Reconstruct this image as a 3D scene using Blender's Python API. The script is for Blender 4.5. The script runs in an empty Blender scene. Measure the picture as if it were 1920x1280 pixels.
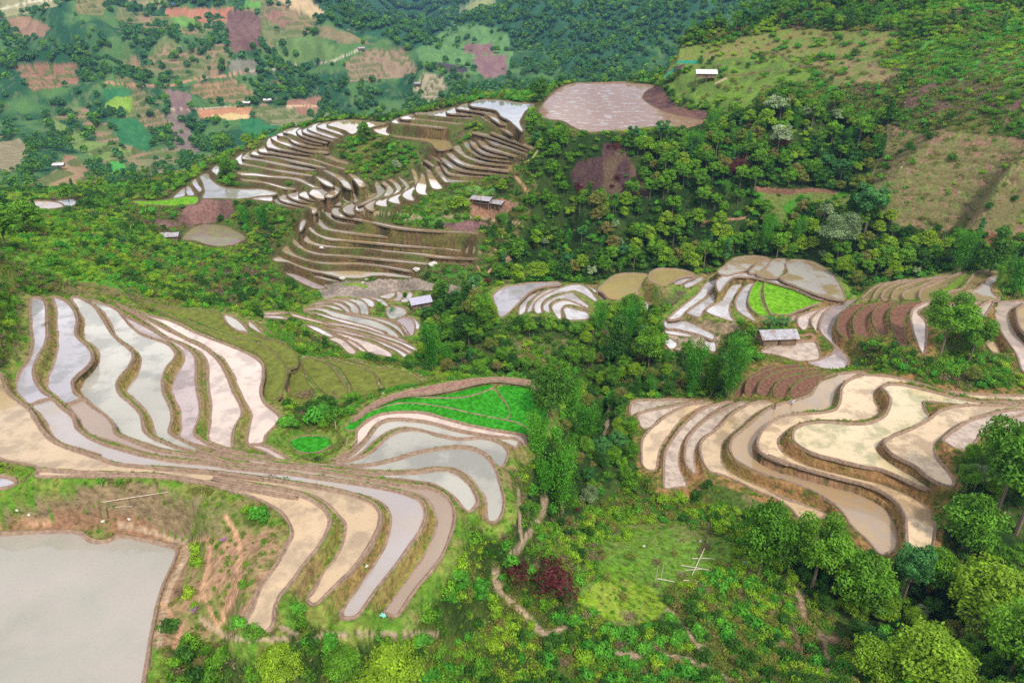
import bpy, bmesh, math, random
import numpy as np
from mathutils import Vector, Matrix
R = math.radians
random.seed(7)
RNG = np.random.default_rng(11)
scene = bpy.context.scene
# ------------------------------------------------------------------ camera
PITCH = R(28.0); CZ = 110.0; FPX = 1297.0          # 24.3 mm lens, photograph 1920 px wide
cam_d = bpy.data.cameras.new('camera'); cam = bpy.data.objects.new('camera', cam_d)
scene.collection.objects.link(cam); scene.camera = cam
cam_d.sensor_width = 36; cam_d.lens = 36*FPX/1920; cam_d.clip_start = 1; cam_d.clip_end = 20000
cam.location = (0, 0, CZ); cam.rotation_euler = (R(90)-PITCH, 0, 0)
# ------------------------------------------------------------------ sky and sun
SUN_EL, SUN_AZ = 52, 160                             # soft high sun, from behind right of the camera
w = bpy.data.worlds.new('World'); scene.world = w; w.use_nodes = True
nt = w.node_tree; N = nt.nodes; L = nt.links
bg = N['Background']
sky = N.new('ShaderNodeTexSky'); sky.sky_type = 'NISHITA'; sky.sun_disc = False
sky.sun_elevation = R(SUN_EL); sky.sun_rotation = R(SUN_AZ); sky.altitude = 900
tc = N.new('ShaderNodeTexCoord')
mp = N.new('ShaderNodeMapping'); mp.inputs['Scale'].default_value = (1, 1, 2.2)
nz = N.new('ShaderNodeTexNoise'); nz.inputs['Scale'].default_value = 2.6; nz.inputs['Detail'].default_value = 7; nz.inputs['Roughness'].default_value = .55
cr = N.new('ShaderNodeValToRGB'); cr.color_ramp.elements[0].position = .34; cr.color_ramp.elements[1].position = .58
cr.color_ramp.elements[0].color = (.5, .5, .5, 1); cr.color_ramp.elements[1].color = (1, 1, 1, 1)
mx = N.new('ShaderNodeMixRGB'); mx.inputs['Color2'].default_value = (12.2, 12.4, 13.0, 1)
nz2 = N.new('ShaderNodeTexNoise'); nz2.inputs['Scale'].default_value = 5.5; nz2.inputs['Detail'].default_value = 6
cr2 = N.new('ShaderNodeValToRGB'); cr2.color_ramp.elements[0].position = .38; cr2.color_ramp.elements[1].position = .62
cr2.color_ramp.elements[0].color = (6.4, 6.8, 7.7, 1); cr2.color_ramp.elements[1].color = (21, 20.6, 20.2, 1)
L.new(mp.outputs[0], nz2.inputs['Vector']); L.new(nz2.outputs[0], cr2.inputs[0]); L.new(cr2.outputs[0], mx.inputs['Color2'])
L.new(tc.outputs['Generated'], mp.inputs['Vector']); L.new(mp.outputs[0], nz.inputs['Vector'])
L.new(nz.outputs[0], cr.inputs[0]); L.new(cr.outputs[0], mx.inputs['Fac']); L.new(sky.outputs[0], mx.inputs['Color1'])
L.new(mx.outputs[0], bg.inputs['Color']); bg.inputs['Strength'].default_value = .085
sd = bpy.data.lights.new('sun', 'SUN'); sd.energy = 3.4; sd.angle = R(6); sd.color = (1, .95, .87)
sun = bpy.data.objects.new('sun', sd); scene.collection.objects.link(sun)
_a = R(SUN_AZ); _e = R(SUN_EL)
sdir = Vector((math.sin(_a)*math.cos(_e), math.cos(_a)*math.cos(_e), math.sin(_e)))
sun.rotation_euler = sdir.to_track_quat('Z', 'Y').to_euler(); sun.location = (0, 0, 300)
scene.view_settings.view_transform = 'Standard'; scene.view_settings.look = 'None'
scene.view_settings.gamma = 1; scene.view_settings.exposure = 0.08
scene.cycles.use_denoising = False; scene.cycles.sample_clamp_indirect = 4; scene.cycles.max_bounces = 6; scene.cycles.transparent_max_bounces = 6
# ------------------------------------------------------------------ pixels <-> world
cP, sP = math.cos(PITCH), math.sin(PITCH)
def pix2us(px, py):                                  # pixel of the photograph -> plan direction x/y and slope dz/dy
    a = (np.asarray(px, float)-960)/FPX; b = (640-np.asarray(py, float))/FPX
    Y = cP+b*sP; Z = -sP+b*cP
    return a/Y, Z/Y
def on_plane(px, py, z):
    u, s = pix2us(px, py); y = (z-CZ)/s
    return u*y, y
def world2pix(X, Y, Z):
    zz = Z-CZ; d = Y*cP-zz*sP; b = (Y*sP+zz*cP)/d
    return 960+FPX*X/d, 640-FPX*b
REG = dict(A=(0,500,3.4286), B=(500,660,3.4286), C=(0,840,3.4286), D=(400,860,3.4286), E=(1160,680,3.4286), F=(1440,680,4),
 G=(1360,460,3.4286), H=(900,440,3.4286), I=(480,480,4.364), J=(320,180,4.571), K=(640,160,4.571), L=(500,320,4),
 M=(960,60,4), N=(0,0,4), O=(440,0,3.4286), P=(960,900,3.4286), Q=(1360,900,3.4286), R=(1360,0,3.4286),
 S=(1360,200,3.4286), T=(0,300,3.4286), U=(900,200,3.4286), V=(440,1080,3.4286), X=(0,0,1))
def pts(s):
    r = REG['X']; out = []
    for t in s.split():
        if t in REG: r = REG[t]; continue
        x, y = t.split(','); out.append((r[0]+float(x)/r[2], r[1]+float(y)/r[2]))
    return np.array(out)
def smooth(P, closed=True, n=4):
    m = len(P); out = []
    rng = range(m if closed else m-1)
    for i in rng:
        if closed: p0, p1, p2, p3 = P[i-1], P[i], P[(i+1) % m], P[(i+2) % m]
        else: p0, p1, p2, p3 = P[max(i-1, 0)], P[i], P[i+1], P[min(i+2, m-1)]
        d1 = np.linalg.norm(p2-p1)
        t1 = (p2-p0); t2 = (p3-p1)
        t1 = t1/(np.linalg.norm(t1)+1e-9)*min(d1, .5*np.linalg.norm(p2-p0)+1e-9)
        t2 = t2/(np.linalg.norm(t2)+1e-9)*min(d1, .5*np.linalg.norm(p3-p1)+1e-9)
        for k in range(n):
            t = k/n; h1 = 2*t**3-3*t**2+1; h2 = -2*t**3+3*t**2; h3 = t**3-2*t**2+t; h4 = t**3-t**2
            out.append(h1*p1+h2*p2+h3*t1+h4*t2)
    if not closed: out.append(P[-1])
    return np.array(out)
# ------------------------------------------------------------------ the paddies: (level in metres, surface kind, outline, bund width)
PONDS = []
def P(z, kind, s, bw=1.0): PONDS.append([z, kind, pts(s), bw])
# foreground left fan
P(52,'tan',"C 245,150 300,145 500,160 850,175 1000,178 1250,210 1550,265 1920,325 D 0,135 300,180 480,210 600,250 700,310 750,370 740,450 680,560 590,670 500,790 430,880 395,960 385,1060 330,1115 240,1090 200,1050 250,960 300,830 400,690 470,560 505,490 490,420 430,340 330,280 200,230 0,175 C 1500,275 1300,225 1050,190 800,180 500,185 240,180")
P(50.2,'tan',"A -60,690 0,690 10,700 40,790 110,860 180,905 225,975 270,1050 360,1135 500,1190 650,1240 C 750,108 1050,138 1400,170 1700,208 D 0,92 400,145 770,205 940,250 1030,295 1070,350 1060,440 1000,560 900,700 780,820 680,920 630,935 600,900 640,850 700,740 790,620 835,500 840,420 800,370 740,300 650,245 500,200 300,165 0,118 C 1550,255 1250,200 1000,165 850,165 700,158 500,150 300,138 200,110 60,85 0,70 A -60,1190")
P(48.4,'grey',"A 205,892 330,855 400,910 470,965 495,1035 560,1092 680,1145 820,1190 960,1225 1150,1255 1400,1276 D 100,62 300,80 600,115 950,168 1220,222 1330,270 1365,340 1345,430 1235,600 1040,850 925,1010 840,1025 820,985 870,900 950,790 1050,640 1100,550 1140,420 1135,350 1090,290 1000,245 940,235 770,190 400,130 0,80 C 1050,122 850,115 750,95 550,35 A 650,1215 500,1165 380,1130 320,1060 270,970")
P(46.6,'brown',"A 445,892 530,858 600,905 680,960 725,1010 745,1075 850,1120 1000,1180 1200,1212 1400,1240 D 100,30 400,52 700,84 1000,137 1250,180 1390,195 1500,250 1545,330 1540,440 1460,640 1290,850 1190,1000 1150,1010 1095,980 1130,930 1200,840 1330,650 1400,520 1430,400 1400,300 1340,245 1200,202 950,157 600,104 300,70 100,54 A 1450,1268 1250,1243 1050,1218 900,1183 760,1137 600,1085 535,1040 505,985 460,930")
P(44.8,'pale',"A 460,207 500,197 600,250 640,300 690,385 740,455 830,525 858,570 830,640 755,730 765,810 850,885 905,950 925,1040 965,1090 1080,1145 1250,1192 1450,1222 1700,1252 B 60,724 200,737 400,753 500,768 650,780 800,785 950,780 1100,760 1200,772 1285,830 1330,890 1355,960 1335,1000 1300,1028 1260,1000 1205,935 1140,885 1050,845 800,812 500,782 200,756 0,730 A 1500,1238 1300,1212 1080,1178 900,1125 790,1080 740,1040 715,985 640,920 560,860 520,810 515,780 560,700 625,630 630,560 600,510 545,470 535,420 540,360 520,310 490,260")
P(43.2,'pale',"A 560,215 640,235 740,270 790,320 830,370 900,430 1000,470 1080,500 1130,550 1120,590 1070,650 1045,730 1055,820 1095,900 1105,990 1090,1060 1140,1100 1290,1175 1270,1190 1130,1150 1000,1090 985,1030 960,960 900,890 840,830 810,800 830,760 880,690 900,600 870,540 800,490 740,440 710,370 680,320 640,270")
P(43.1,'pale',"A 1310,1194 1460,1212 1700,1236 B 60,708 250,726 500,743 640,759 800,766 950,760 1100,742 1220,757 1310,815 1355,870 1400,940 1415,1080 1470,1092 1510,1050 1526,950 1500,850 1468,745 1400,665 1310,625 1180,620 1000,645 850,688 700,725 560,738 400,735 200,722 60,702 A 1700,1226 1460,1203")
P(42,'pale',"B 440,722 560,727 700,713 850,673 1000,633 1180,605 1320,612 1420,660 1490,738 1530,722 1550,650 1520,600 1440,565 1370,556 1230,562 1100,538 1000,508 900,505 800,535 730,593 660,653 560,693")
P(41.2,'pale',"B 520,697 600,655 690,575 760,525 850,490 950,490 1100,525 1230,552 1380,546 1480,562 1560,598 1600,615 1625,580 1590,558 1450,547 1250,515 1050,462 900,442 800,442 720,472 670,535 610,605 540,665 450,708")
P(40.5,'pink',"B 420,700 540,643 575,583 580,512 640,452 720,407 850,390 1000,392 1150,432 1300,472 1500,512 1640,537 1665,572 1660,600 1600,558 1450,538 1250,500 1050,448 900,428 780,430 700,465 650,530 590,600 520,657")
P(48.45,'lav',"A 200,215 265,205 295,250 300,360 300,470 255,560 215,660 230,740 280,810 325,845 200,882 140,850 105,800 100,760 125,680 185,600 210,500 200,400 195,300")
P(46.65,'lav',"A 340,195 420,220 470,270 495,340 485,430 520,475 580,530 595,580 560,640 490,700 465,740 480,810 520,848 432,880 380,850 320,800 300,760 310,700 350,600 370,480 362,380 365,300 350,240")
P(42,'mud',"A 700,247 760,290 850,340 980,410 1060,460 1180,510 1250,570 1260,650 1262,760 1285,870 1280,960 1250,1060 1270,1100 1400,1165 1560,1200 1640,1235 1500,1200 1300,1150 1150,1100 1160,1040 1155,940 1120,860 1100,790 1130,700 1180,610 1160,540 1100,490 980,455 880,415 800,340 740,285")
P(41,'pink',"A 750,243 850,290 960,345 1080,410 1200,470 1320,530 1400,600 1450,680 1490,780 1540,880 1558,940 1510,1030 1495,1100 1490,1160 1420,1150 1340,1110 1350,1000 1355,900 1340,800 1335,700 1330,620 1290,555 1200,500 1080,455 1000,400 900,330 800,275")
P(40,'pink',"A 830,268 950,312 1100,350 1250,420 1400,480 1550,540 1650,590 1690,640 1690,720 1675,800 1690,860 1740,910 1800,965 1780,1010 1710,1080 1690,1130 1590,1135 1600,1040 1615,960 1590,900 1540,800 1500,700 1450,610 1390,560 1300,500 1150,430 1050,370 950,325")
P(40.5,'pink',"A 1600,1150 1690,1150 1780,1190 1870,1250 1800,1250 1700,1190")
P(46,'cloudy',"C -80,560 0,555 200,545 420,540 520,550 600,600 700,600 760,570 900,590 1050,620 1140,650 1110,750 1050,880 1010,1020 985,1150 960,1279 930,1500 920,1700 -80,1700")
P(51,'lav',"C -80,200 0,185 80,200 105,225 60,250 0,262 -80,270")
# bright seedling beds in front of the bamboo
P(40.0,'rice',"B 520,487 600,432 720,377 850,343 1000,348 1150,370 1300,405 1500,445 1620,475 1680,530 1500,507 1300,467 1150,427 1000,382 850,380 720,400 620,437 560,497")
P(39.7,'rice',"B 640,392 760,332 900,302 1060,307 1250,307 1380,277 1450,252 1480,290 1530,350 1548,400 1528,430 1400,410 1250,385 1050,343 900,326 780,343")
P(39.4,'rice',"B 820,305 960,280 1100,265 1250,228 1380,200 1520,190 1640,206 1580,211 1480,210 1425,235 1350,266 1250,286 1100,293 960,292")
P(39.5,'rice',"B 1500,230 1600,222 1700,235 1750,300 1790,380 1800,480 1700,500 1600,460 1562,430 1577,390 1560,340 1520,280")
P(40.4,'soil',"B 560,440 620,385 700,325 850,268 1000,238 1200,198 1400,174 1600,178 1730,210 1780,290 1760,285 1700,218 1620,198 1500,184 1380,192 1200,235 1050,262 850,285 700,345 610,405",.8)
# right foreground
P(18,'mud2',"E 75,335 80,262 150,242 470,242 350,268 200,300 120,325")
P(19.4,'mud2',"E 130,330 200,310 350,280 500,252 570,247 480,266 380,294 300,334 250,372 190,430 150,420 128,380")
P(20.8,'tan',"E 150,650 150,500 190,440 260,380 340,320 430,280 560,258 600,262 520,290 420,350 360,420 300,500 260,580 245,680 190,690")
P(22,'mud2',"E 290,800 290,700 295,590 340,500 400,420 470,350 540,300 650,265 730,252 650,287 570,342 500,400 440,470 400,540 390,620 400,700 440,790 380,800 320,810")
P(23.3,'mud2',"E 480,710 430,650 425,570 440,500 480,440 560,370 640,320 760,262 830,257 760,295 680,350 640,400 590,450 530,490 495,560 490,640 500,700")
P(24.7,'tan2',"E 530,600 525,530 560,480 640,420 720,340 800,285 900,250 980,257 1000,268 920,300 850,350 790,405 730,455 680,500 660,560 665,640 700,690 800,750 950,810 1050,870 1150,900 1300,950 1330,980 1230,1020 1160,1000 1100,930 1000,870 900,830 780,770 680,725 590,700 550,650")
P(26.9,'tan3',"E 715,560 750,620 850,680 1000,735 1060,750 1200,800 1350,880 1430,950 1500,1050 1600,1140 1690,1240 1730,1220 1790,1190 1780,1050 1700,930 1500,830 1250,765 1000,690 920,650 870,590 868,530 900,470 960,400 1050,345 1150,322 1300,312 1365,300 1385,240 1400,180 1440,135 1530,80 1580,65 1450,68 1330,100 1270,150 1235,205 1150,240 1060,262 990,285 900,345 830,405 760,460 725,500")
P(29.4,'tan2',"E 895,500 930,430 1000,370 1100,335 1250,328 1390,305 1425,240 1432,170 1475,115 1560,85 F 700,92 900,105 1100,150 1300,210 1500,235 1920,250 2060,250 2060,285 1600,280 1400,248 1200,198 1050,160 900,150 845,180 800,220 800,290 845,360 815,400 700,435 600,438 440,432 280,445 180,485 100,550 75,600 120,680 300,770 600,850 850,910 1000,970 1120,1030 1200,1100 1255,1200 1240,1330 1210,1400 1060,1400 1035,1250 1030,1150 980,1060 900,990 760,920 500,850 250,780 0,690 E 1100,655 960,600 905,560")
P(31.9,'tan4',"F 185,560 200,500 280,462 440,448 600,462 760,455 860,410 905,350 915,270 885,215 860,185 920,165 1050,178 1200,215 1400,265 1600,298 2060,300 2060,320 1700,315 1450,315 1180,290 1160,300 1180,370 1210,410 1150,460 1000,510 900,560 850,600 820,660 900,740 1000,800 1100,860 1200,930 1225,955 1150,930 1000,860 850,800 700,770 500,720 350,680 250,630 200,590")
P(33.7,'tan2',"F 870,600 920,560 1050,510 1200,430 1300,360 1450,325 1700,322 2060,330 2060,345 1800,350 1600,390 1480,440 1380,500 1310,560 1250,620 1250,680 1290,750 1350,820 1395,890 1380,930 1280,900 1200,850 1100,770 1000,720 920,670")
P(35.2,'mud2',"F 1312,575 1400,505 1500,440 1650,395 1800,360 2060,345 2060,380 1880,400 1780,420 1700,470 1600,540 1520,630 1480,650 1400,640 1340,600")
P(36.4,'mud2',"F 1710,480 1800,425 1920,390 2060,390 2060,600 1900,590 1830,560 1790,500")
# ploughed steps behind the walkers
for z, s in ((27,"1120,228 1110,180 1150,132 1230,97 1350,78 1400,78 1300,112 1250,165 1200,215"),(25.5,"1000,222 1000,165 1040,115 1130,85 1280,64 1350,68 1200,92 1120,137 1080,180 1060,225"),
 (24,"895,200 905,142 960,95 1060,60 1180,40 1290,52 1120,76 1030,108 985,150 960,212"),(22.5,"815,205 830,122 900,74 1000,38 1120,16 1200,30 1050,52 950,88 900,130 880,205"),(21,"745,210 790,133 850,86 930,36 1000,12 940,58 870,90 830,140 790,215")):
    P(z,'plough',"E "+s,.7)
P(22,'mudlav',"G 530,752 600,737 680,700 700,650 640,590 605,540 620,470 660,410 740,372 850,350 920,352 990,356 880,378 800,400 740,450 700,510 690,580 720,650 790,730 770,790 680,800 600,785")
P(21.5,'mud2',"G 230,690 300,650 420,630 540,620 580,625 610,700 600,730 500,745 430,735 330,705")
P(21.3,'pink',"G 550,490 560,460 620,410 720,377 830,358 740,395 660,425 615,470 595,540 575,545")
P(20.8,'pink',"G 465,510 470,460 540,430 620,402 700,377 600,437 548,490 528,530 500,545")
P(20.6,'pink',"G 410,485 440,440 520,410 650,375 760,352 650,368 540,418 470,448 440,480")
for z, s in ((25,"730,560 720,500 750,430 830,385 900,380 850,420 805,470 790,530 800,600"),(27,"832,560 822,480 862,430 920,387 1020,375 960,410 925,470 905,540 920,590 870,580"),
 (29,"945,480 952,430 1000,390 1100,367 1060,400 1020,440 1020,510 1050,570 1000,580 960,530"),(31,"1065,490 1062,430 1100,392 1200,372 1260,370 1180,430 1150,480 1150,560 1160,640 1130,640 1090,570")):
    P(z,'plough',"G "+s,.7)
P(32,'pink',"G 1200,420 1280,372 1320,375 1240,430 1290,500 1290,640 1270,700 1230,620 1200,520")
P(33,'pink',"G 1440,400 1480,378 1560,366 1500,400 1450,430")
P(34,'pink',"G 1480,450 1560,390 1640,366 1600,400 1560,440 1520,490")
P(35,'pink',"G 1590,470 1620,410 1680,370 1720,365 1690,420 1640,480")
P(29,'tan',"G 1680,580 1700,570 1760,680 1720,690 1680,640")
P(31,'pink',"G 1720,370 1920,360 2060,362 2060,375 1920,380 1850,400 1825,450 1850,530 1900,600 2000,700 2060,800 2060,880 1920,820 1870,700 1800,600 1750,500 1725,430")
P(33,'tan',"G 1885,400 2060,380 2060,640 1920,560 1880,480")
# bare steps on the far right
for z, k, s in ((33,'shine',"1500,350 1530,310 1620,280 1700,212 1785,195 1760,230 1710,250 1720,310 1760,350 1650,355"),(32,'olive',"1430,350 1440,300 1520,280 1570,222 1620,170 1760,170 1785,187 1700,202 1635,262 1570,290 1500,310 1480,352"),
 (31.5,'grass',"1370,310 1440,255 1555,178 1500,258 1420,310"),(31,'olive',"1255,350 1255,290 1330,258 1480,190 1555,175 1445,240 1375,285 1360,330 1300,355"),(30,'olive',"1145,340 1150,300 1240,270 1330,230 1460,190 1325,253 1255,282 1240,348 1190,350"),
 (29,'olive',"1070,345 1090,290 1150,260 1250,230 1390,200 1300,240 1180,272 1140,305 1130,348"),(28,'olive',"1005,345 1020,300 1080,260 1160,235 1290,212 1180,245 1105,275 1080,310 1060,345"),
 (27,'olive',"950,345 980,290 1030,255 1120,230 1220,225 1120,250 1055,280 1020,310 1000,345"),(26,'olive',"880,345 920,300 980,260 1060,240 1020,262 970,300 945,343")):
    P(z,k,"G "+s,.9)
# shining dome terraces
P(23.6,'shine',"G 350,215 400,180 390,120 440,95 560,110 650,160 720,230 770,345 700,345 600,320 450,260",.8)
P(23.3,'shine',"G 200,190 260,150 300,100 390,95 380,160 350,205 290,212",.8)
P(23.1,'shine',"G 150,170 230,105 292,97 250,150 190,182",.8)
P(22.9,'shine',"G -50,170 0,130 60,85 200,70 280,87 200,110 130,160 60,180 0,195",.8)
P(22.6,'white',"G -60,235 0,195 130,183 300,216 450,262 600,325 760,352 600,345 450,282 300,238 180,208 60,203 10,240 -40,300",.8)
P(18.2,'white',"H 1210,540 1300,460 1400,380 1440,320 1500,290 1560,277 1500,340 1440,410 1340,480 1290,530 1250,545")
P(19,'white',"H 1330,500 1440,420 1520,350 1600,277 1700,262 1620,300 1565,370 1525,420 1445,480 1412,530 1370,520")
P(19.8,'white',"H 1450,490 1540,430 1590,360 1640,300 1740,275 1755,290 1680,330 1635,400 1605,470 1615,530 1640,560 1560,540")
P(20.6,'white',"H 1650,480 1640,430 1680,360 1730,312 1770,303 1740,360 1720,430 1720,480 1780,560 1730,540 1680,510")
P(21.5,'ricey',"G 150,370 165,290 200,240 238,245 222,310 235,380 268,440 250,465 180,420",.8)
P(21.8,'ricey',"G 252,250 310,245 450,285 655,345 560,385 440,430 410,445 300,440 272,400 252,330",.8)
P(17,'white',"H 1190,550 1330,560 1440,610 1510,650 1490,675 1400,640 1250,605 1190,600",.8)
P(16.5,'white',"H 1190,615 1280,625 1370,650 1330,658 1200,638",.7)
P(16.1,'white',"H 1190,655 1270,700 1230,740 1190,700",.7)
P(16.2,'white',"H 1440,685 1510,690 1515,750 1480,745",.7)
P(16.5,'khaki',"H 760,350 860,270 960,250 1085,265 1040,320 1020,360 1030,400 1000,410 840,415 790,370")
P(20,'khaki',"H 1085,290 1100,240 1160,220 1300,230 1380,262 1300,272 1225,305 1190,335 1130,315")
P(19.3,'white',"H 1232,308 1300,280 1390,272 1330,297 1290,322 1260,323",.8)
P(18.6,'white',"H 1305,320 1350,292 1420,275 1440,282 1400,310 1330,345",.8)
P(15.5,'lav',"H 85,390 150,340 230,325 330,312 500,308 520,320 400,335 325,365 275,410 218,470 200,490 130,530 100,460")
for z, s in ((14,"250,520 255,450 300,392 370,347 430,328 515,324 430,350 355,392 308,440 290,500"),(14.5,"300,500 320,450 370,392 440,352 530,328 480,358 400,400 350,440 335,488"),
 (15,"345,470 365,425 430,383 520,343 590,324 660,324 710,362 755,422 740,430 690,398 610,362 540,373 460,393 408,430 393,470 398,500 365,508"),
 (15.5,"405,480 415,442 470,407 560,378 600,378 640,412 700,457 690,472 620,438 540,413 480,423 448,450 448,500 430,498"),
 (16,"460,470 480,442 550,423 620,443 690,482 695,488 620,458 550,453 523,480 523,540 500,538"),(16.5,"535,480 560,467 620,483 690,502 700,540 600,550 560,545 545,510"),
 (14.6,"690,337 740,352 790,392 825,430 800,433 762,398 720,358"),(13.5,"1030,425 1070,432 1100,480 1060,488")):
    P(z,'white',"H "+s,.8)
# centre terraces above the stream bed
for z, k, s in ((12.8,'pink',"600,682 650,665 720,690 780,740 820,780 790,808 740,780 680,720"),(12.4,'white',"410,568 480,575 560,610 640,657 590,663 500,620"),(12,'pink',"622,642 700,665 800,702 858,740 905,780 870,783 805,740 720,680"),
 (11.4,'pink',"620,620 760,652 850,682 950,712 1050,760 1110,798 1100,825 1000,808 920,788 860,730 760,678"),(10.9,'white',"545,590 700,625 880,670 960,690 1060,740 1150,780 1215,832 1240,810 1180,772 1080,724 950,677 800,632 650,602"),
 (10.3,'pink',"500,562 700,602 900,652 1050,700 1150,740 1260,798 1275,785 1180,732 1060,690 900,642 700,592 560,565"),(9.8,'white',"520,545 700,575 900,622 1050,672 1180,717 1290,770 1335,770 1200,702 1050,652 900,607 720,562 600,547"),
 (9.3,'white',"390,470 500,480 620,520 760,560 900,592 1030,640 1150,690 1240,708 1190,680 1080,650 1020,612 900,572 750,532 600,492 500,467"),(8.9,'pale',"380,455 480,442 560,462 640,502 800,542 950,582 1060,622 1100,655 1180,680 1150,632 1080,582 980,532 850,502 700,472 600,442 520,427 440,430"),
 (8.5,'pale',"720,465 850,495 1000,532 1100,572 1170,620 1220,678 1200,620 1160,572 1080,532 950,502 800,475"),(8.3,'mudlav',"1000,510 1100,525 1170,560 1210,610 1240,650 1250,632 1200,572 1130,527 1060,512"),
 (8.1,'mudlav',"1150,530 1230,502 1290,532 1300,590 1280,650 1250,645 1220,592"),(7.9,'white',"1240,497 1290,510 1340,560 1330,600 1302,590 1295,540"),(8.5,'pale',"450,430 520,405 600,402 680,422 715,453 650,438 560,415 480,428"),
 (8.1,'pale',"430,415 500,385 620,377 700,392 758,430 768,463 730,453 690,413 600,388 500,400"),(7.7,'pale',"500,375 620,357 720,362 800,392 838,430 838,470 782,460 762,412 700,375 600,367"),(7.3,'pale',"650,355 760,350 850,362 908,402 918,480 860,473 847,422 800,380 730,358"),
 (6.9,'white',"820,350 900,345 960,372 968,410 930,420 902,385 860,358"),(6.6,'white',"930,345 980,342 1040,362 1082,400 1070,415 1030,398 990,368"),(6.3,'white',"1000,335 1100,302 1142,305 1118,340 1080,353 1030,345"),(6.0,'white',"1120,365 1152,330 1152,292 1200,307 1208,330 1170,368"),
 (5.8,'white',"1180,370 1222,330 1260,297 1285,320 1250,368 1220,383"),(7,'pale',"1065,430 1120,415 1200,425 1235,465 1190,500 1110,520 1070,480"),(12.6,'pink',"0,472 150,462 260,467 200,477 60,482"),(12.4,'white',"20,486 200,493 270,520 120,508 20,497"),
 (11.6,'pink',"280,470 400,500 540,540 640,580 520,550 400,520 300,490")):
    P(z,k,"I "+s,.7)
P(6.5,'mudlav',"L 140,770 200,775 280,800 360,840 445,875 400,890 320,870 220,820")
# middle hill, lower right lobe
for z, k, s in ((9.5,'dusk',"45,670 60,655 105,648 140,665 200,690 300,730 420,755 560,753 700,755 850,762 950,767 1090,795 1085,806 950,798 850,788 780,793 720,805 620,808 540,800 440,775 340,755 260,730 160,690 70,682"),
 (11.3,'dusk',"115,600 125,578 160,568 190,610 260,650 360,680 480,690 700,687 900,712 1090,750 1070,758 900,728 700,706 500,706 380,695 280,672 190,640 130,615"),
 (13.1,'dusk',"195,545 200,515 240,540 300,590 400,620 560,632 800,652 1000,672 1220,695 1200,707 1000,688 800,666 580,645 400,635 300,610 230,575"),
 (13.1,'dusk',"1210,680 1350,682 1540,697 1530,707 1350,698 1220,690"),(8,'dusk',"345,785 430,800 550,828 545,838 450,822 370,800"),
 (15,'dusk',"235,455 240,480 290,475 330,520 400,550 560,570 740,577 950,602 1200,622 1400,650 1590,660 1500,663 1300,654 1100,628 900,610 740,588 560,583 400,570 310,545 250,500"),
 (17,'dusk',"310,430 340,425 380,470 470,500 600,515 800,532 1000,552 1250,572 1460,597 1450,605 1250,583 1000,568 800,548 600,530 460,520 370,485 320,450"),
 (19,'dusk',"370,375 400,362 430,400 480,435 600,455 750,472 950,492 900,500 700,483 550,465 440,445 390,410"),
 (21,'dusk',"430,310 440,290 480,285 500,330 560,375 650,397 760,407 740,417 620,405 530,390 460,350"),
 (23,'dusk',"485,310 500,280 560,270 540,300 580,335 700,362 850,392 1000,422 1200,444 1590,467 1580,475 1200,454 980,436 850,408 700,376 580,353 520,340"),
 (24.5,'dusk',"570,290 590,265 650,245 670,255 650,290 660,325 620,330 590,315"),(25.8,'dusk',"665,280 672,255 740,227 768,227 740,260 730,300 690,305 668,295"),
 (27,'dusk',"735,270 762,245 810,217 830,222 805,250 810,300 770,298"),(28.3,'dusk',"812,250 832,225 880,202 918,197 900,230 905,270 850,268"),(29.6,'dusk',"912,230 922,205 1000,172 1018,172 990,205 1005,250 960,248"),
 (31,'dusk',"1015,190 1032,160 1085,127 1118,102 1115,140 1090,180 1110,225 1060,222"),(32.3,'dusk',"1117,150 1122,110 1150,60 1162,20 1190,50 1200,110 1195,160 1210,185 1150,180")):
    P(z,k,"L "+s,.8)
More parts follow.
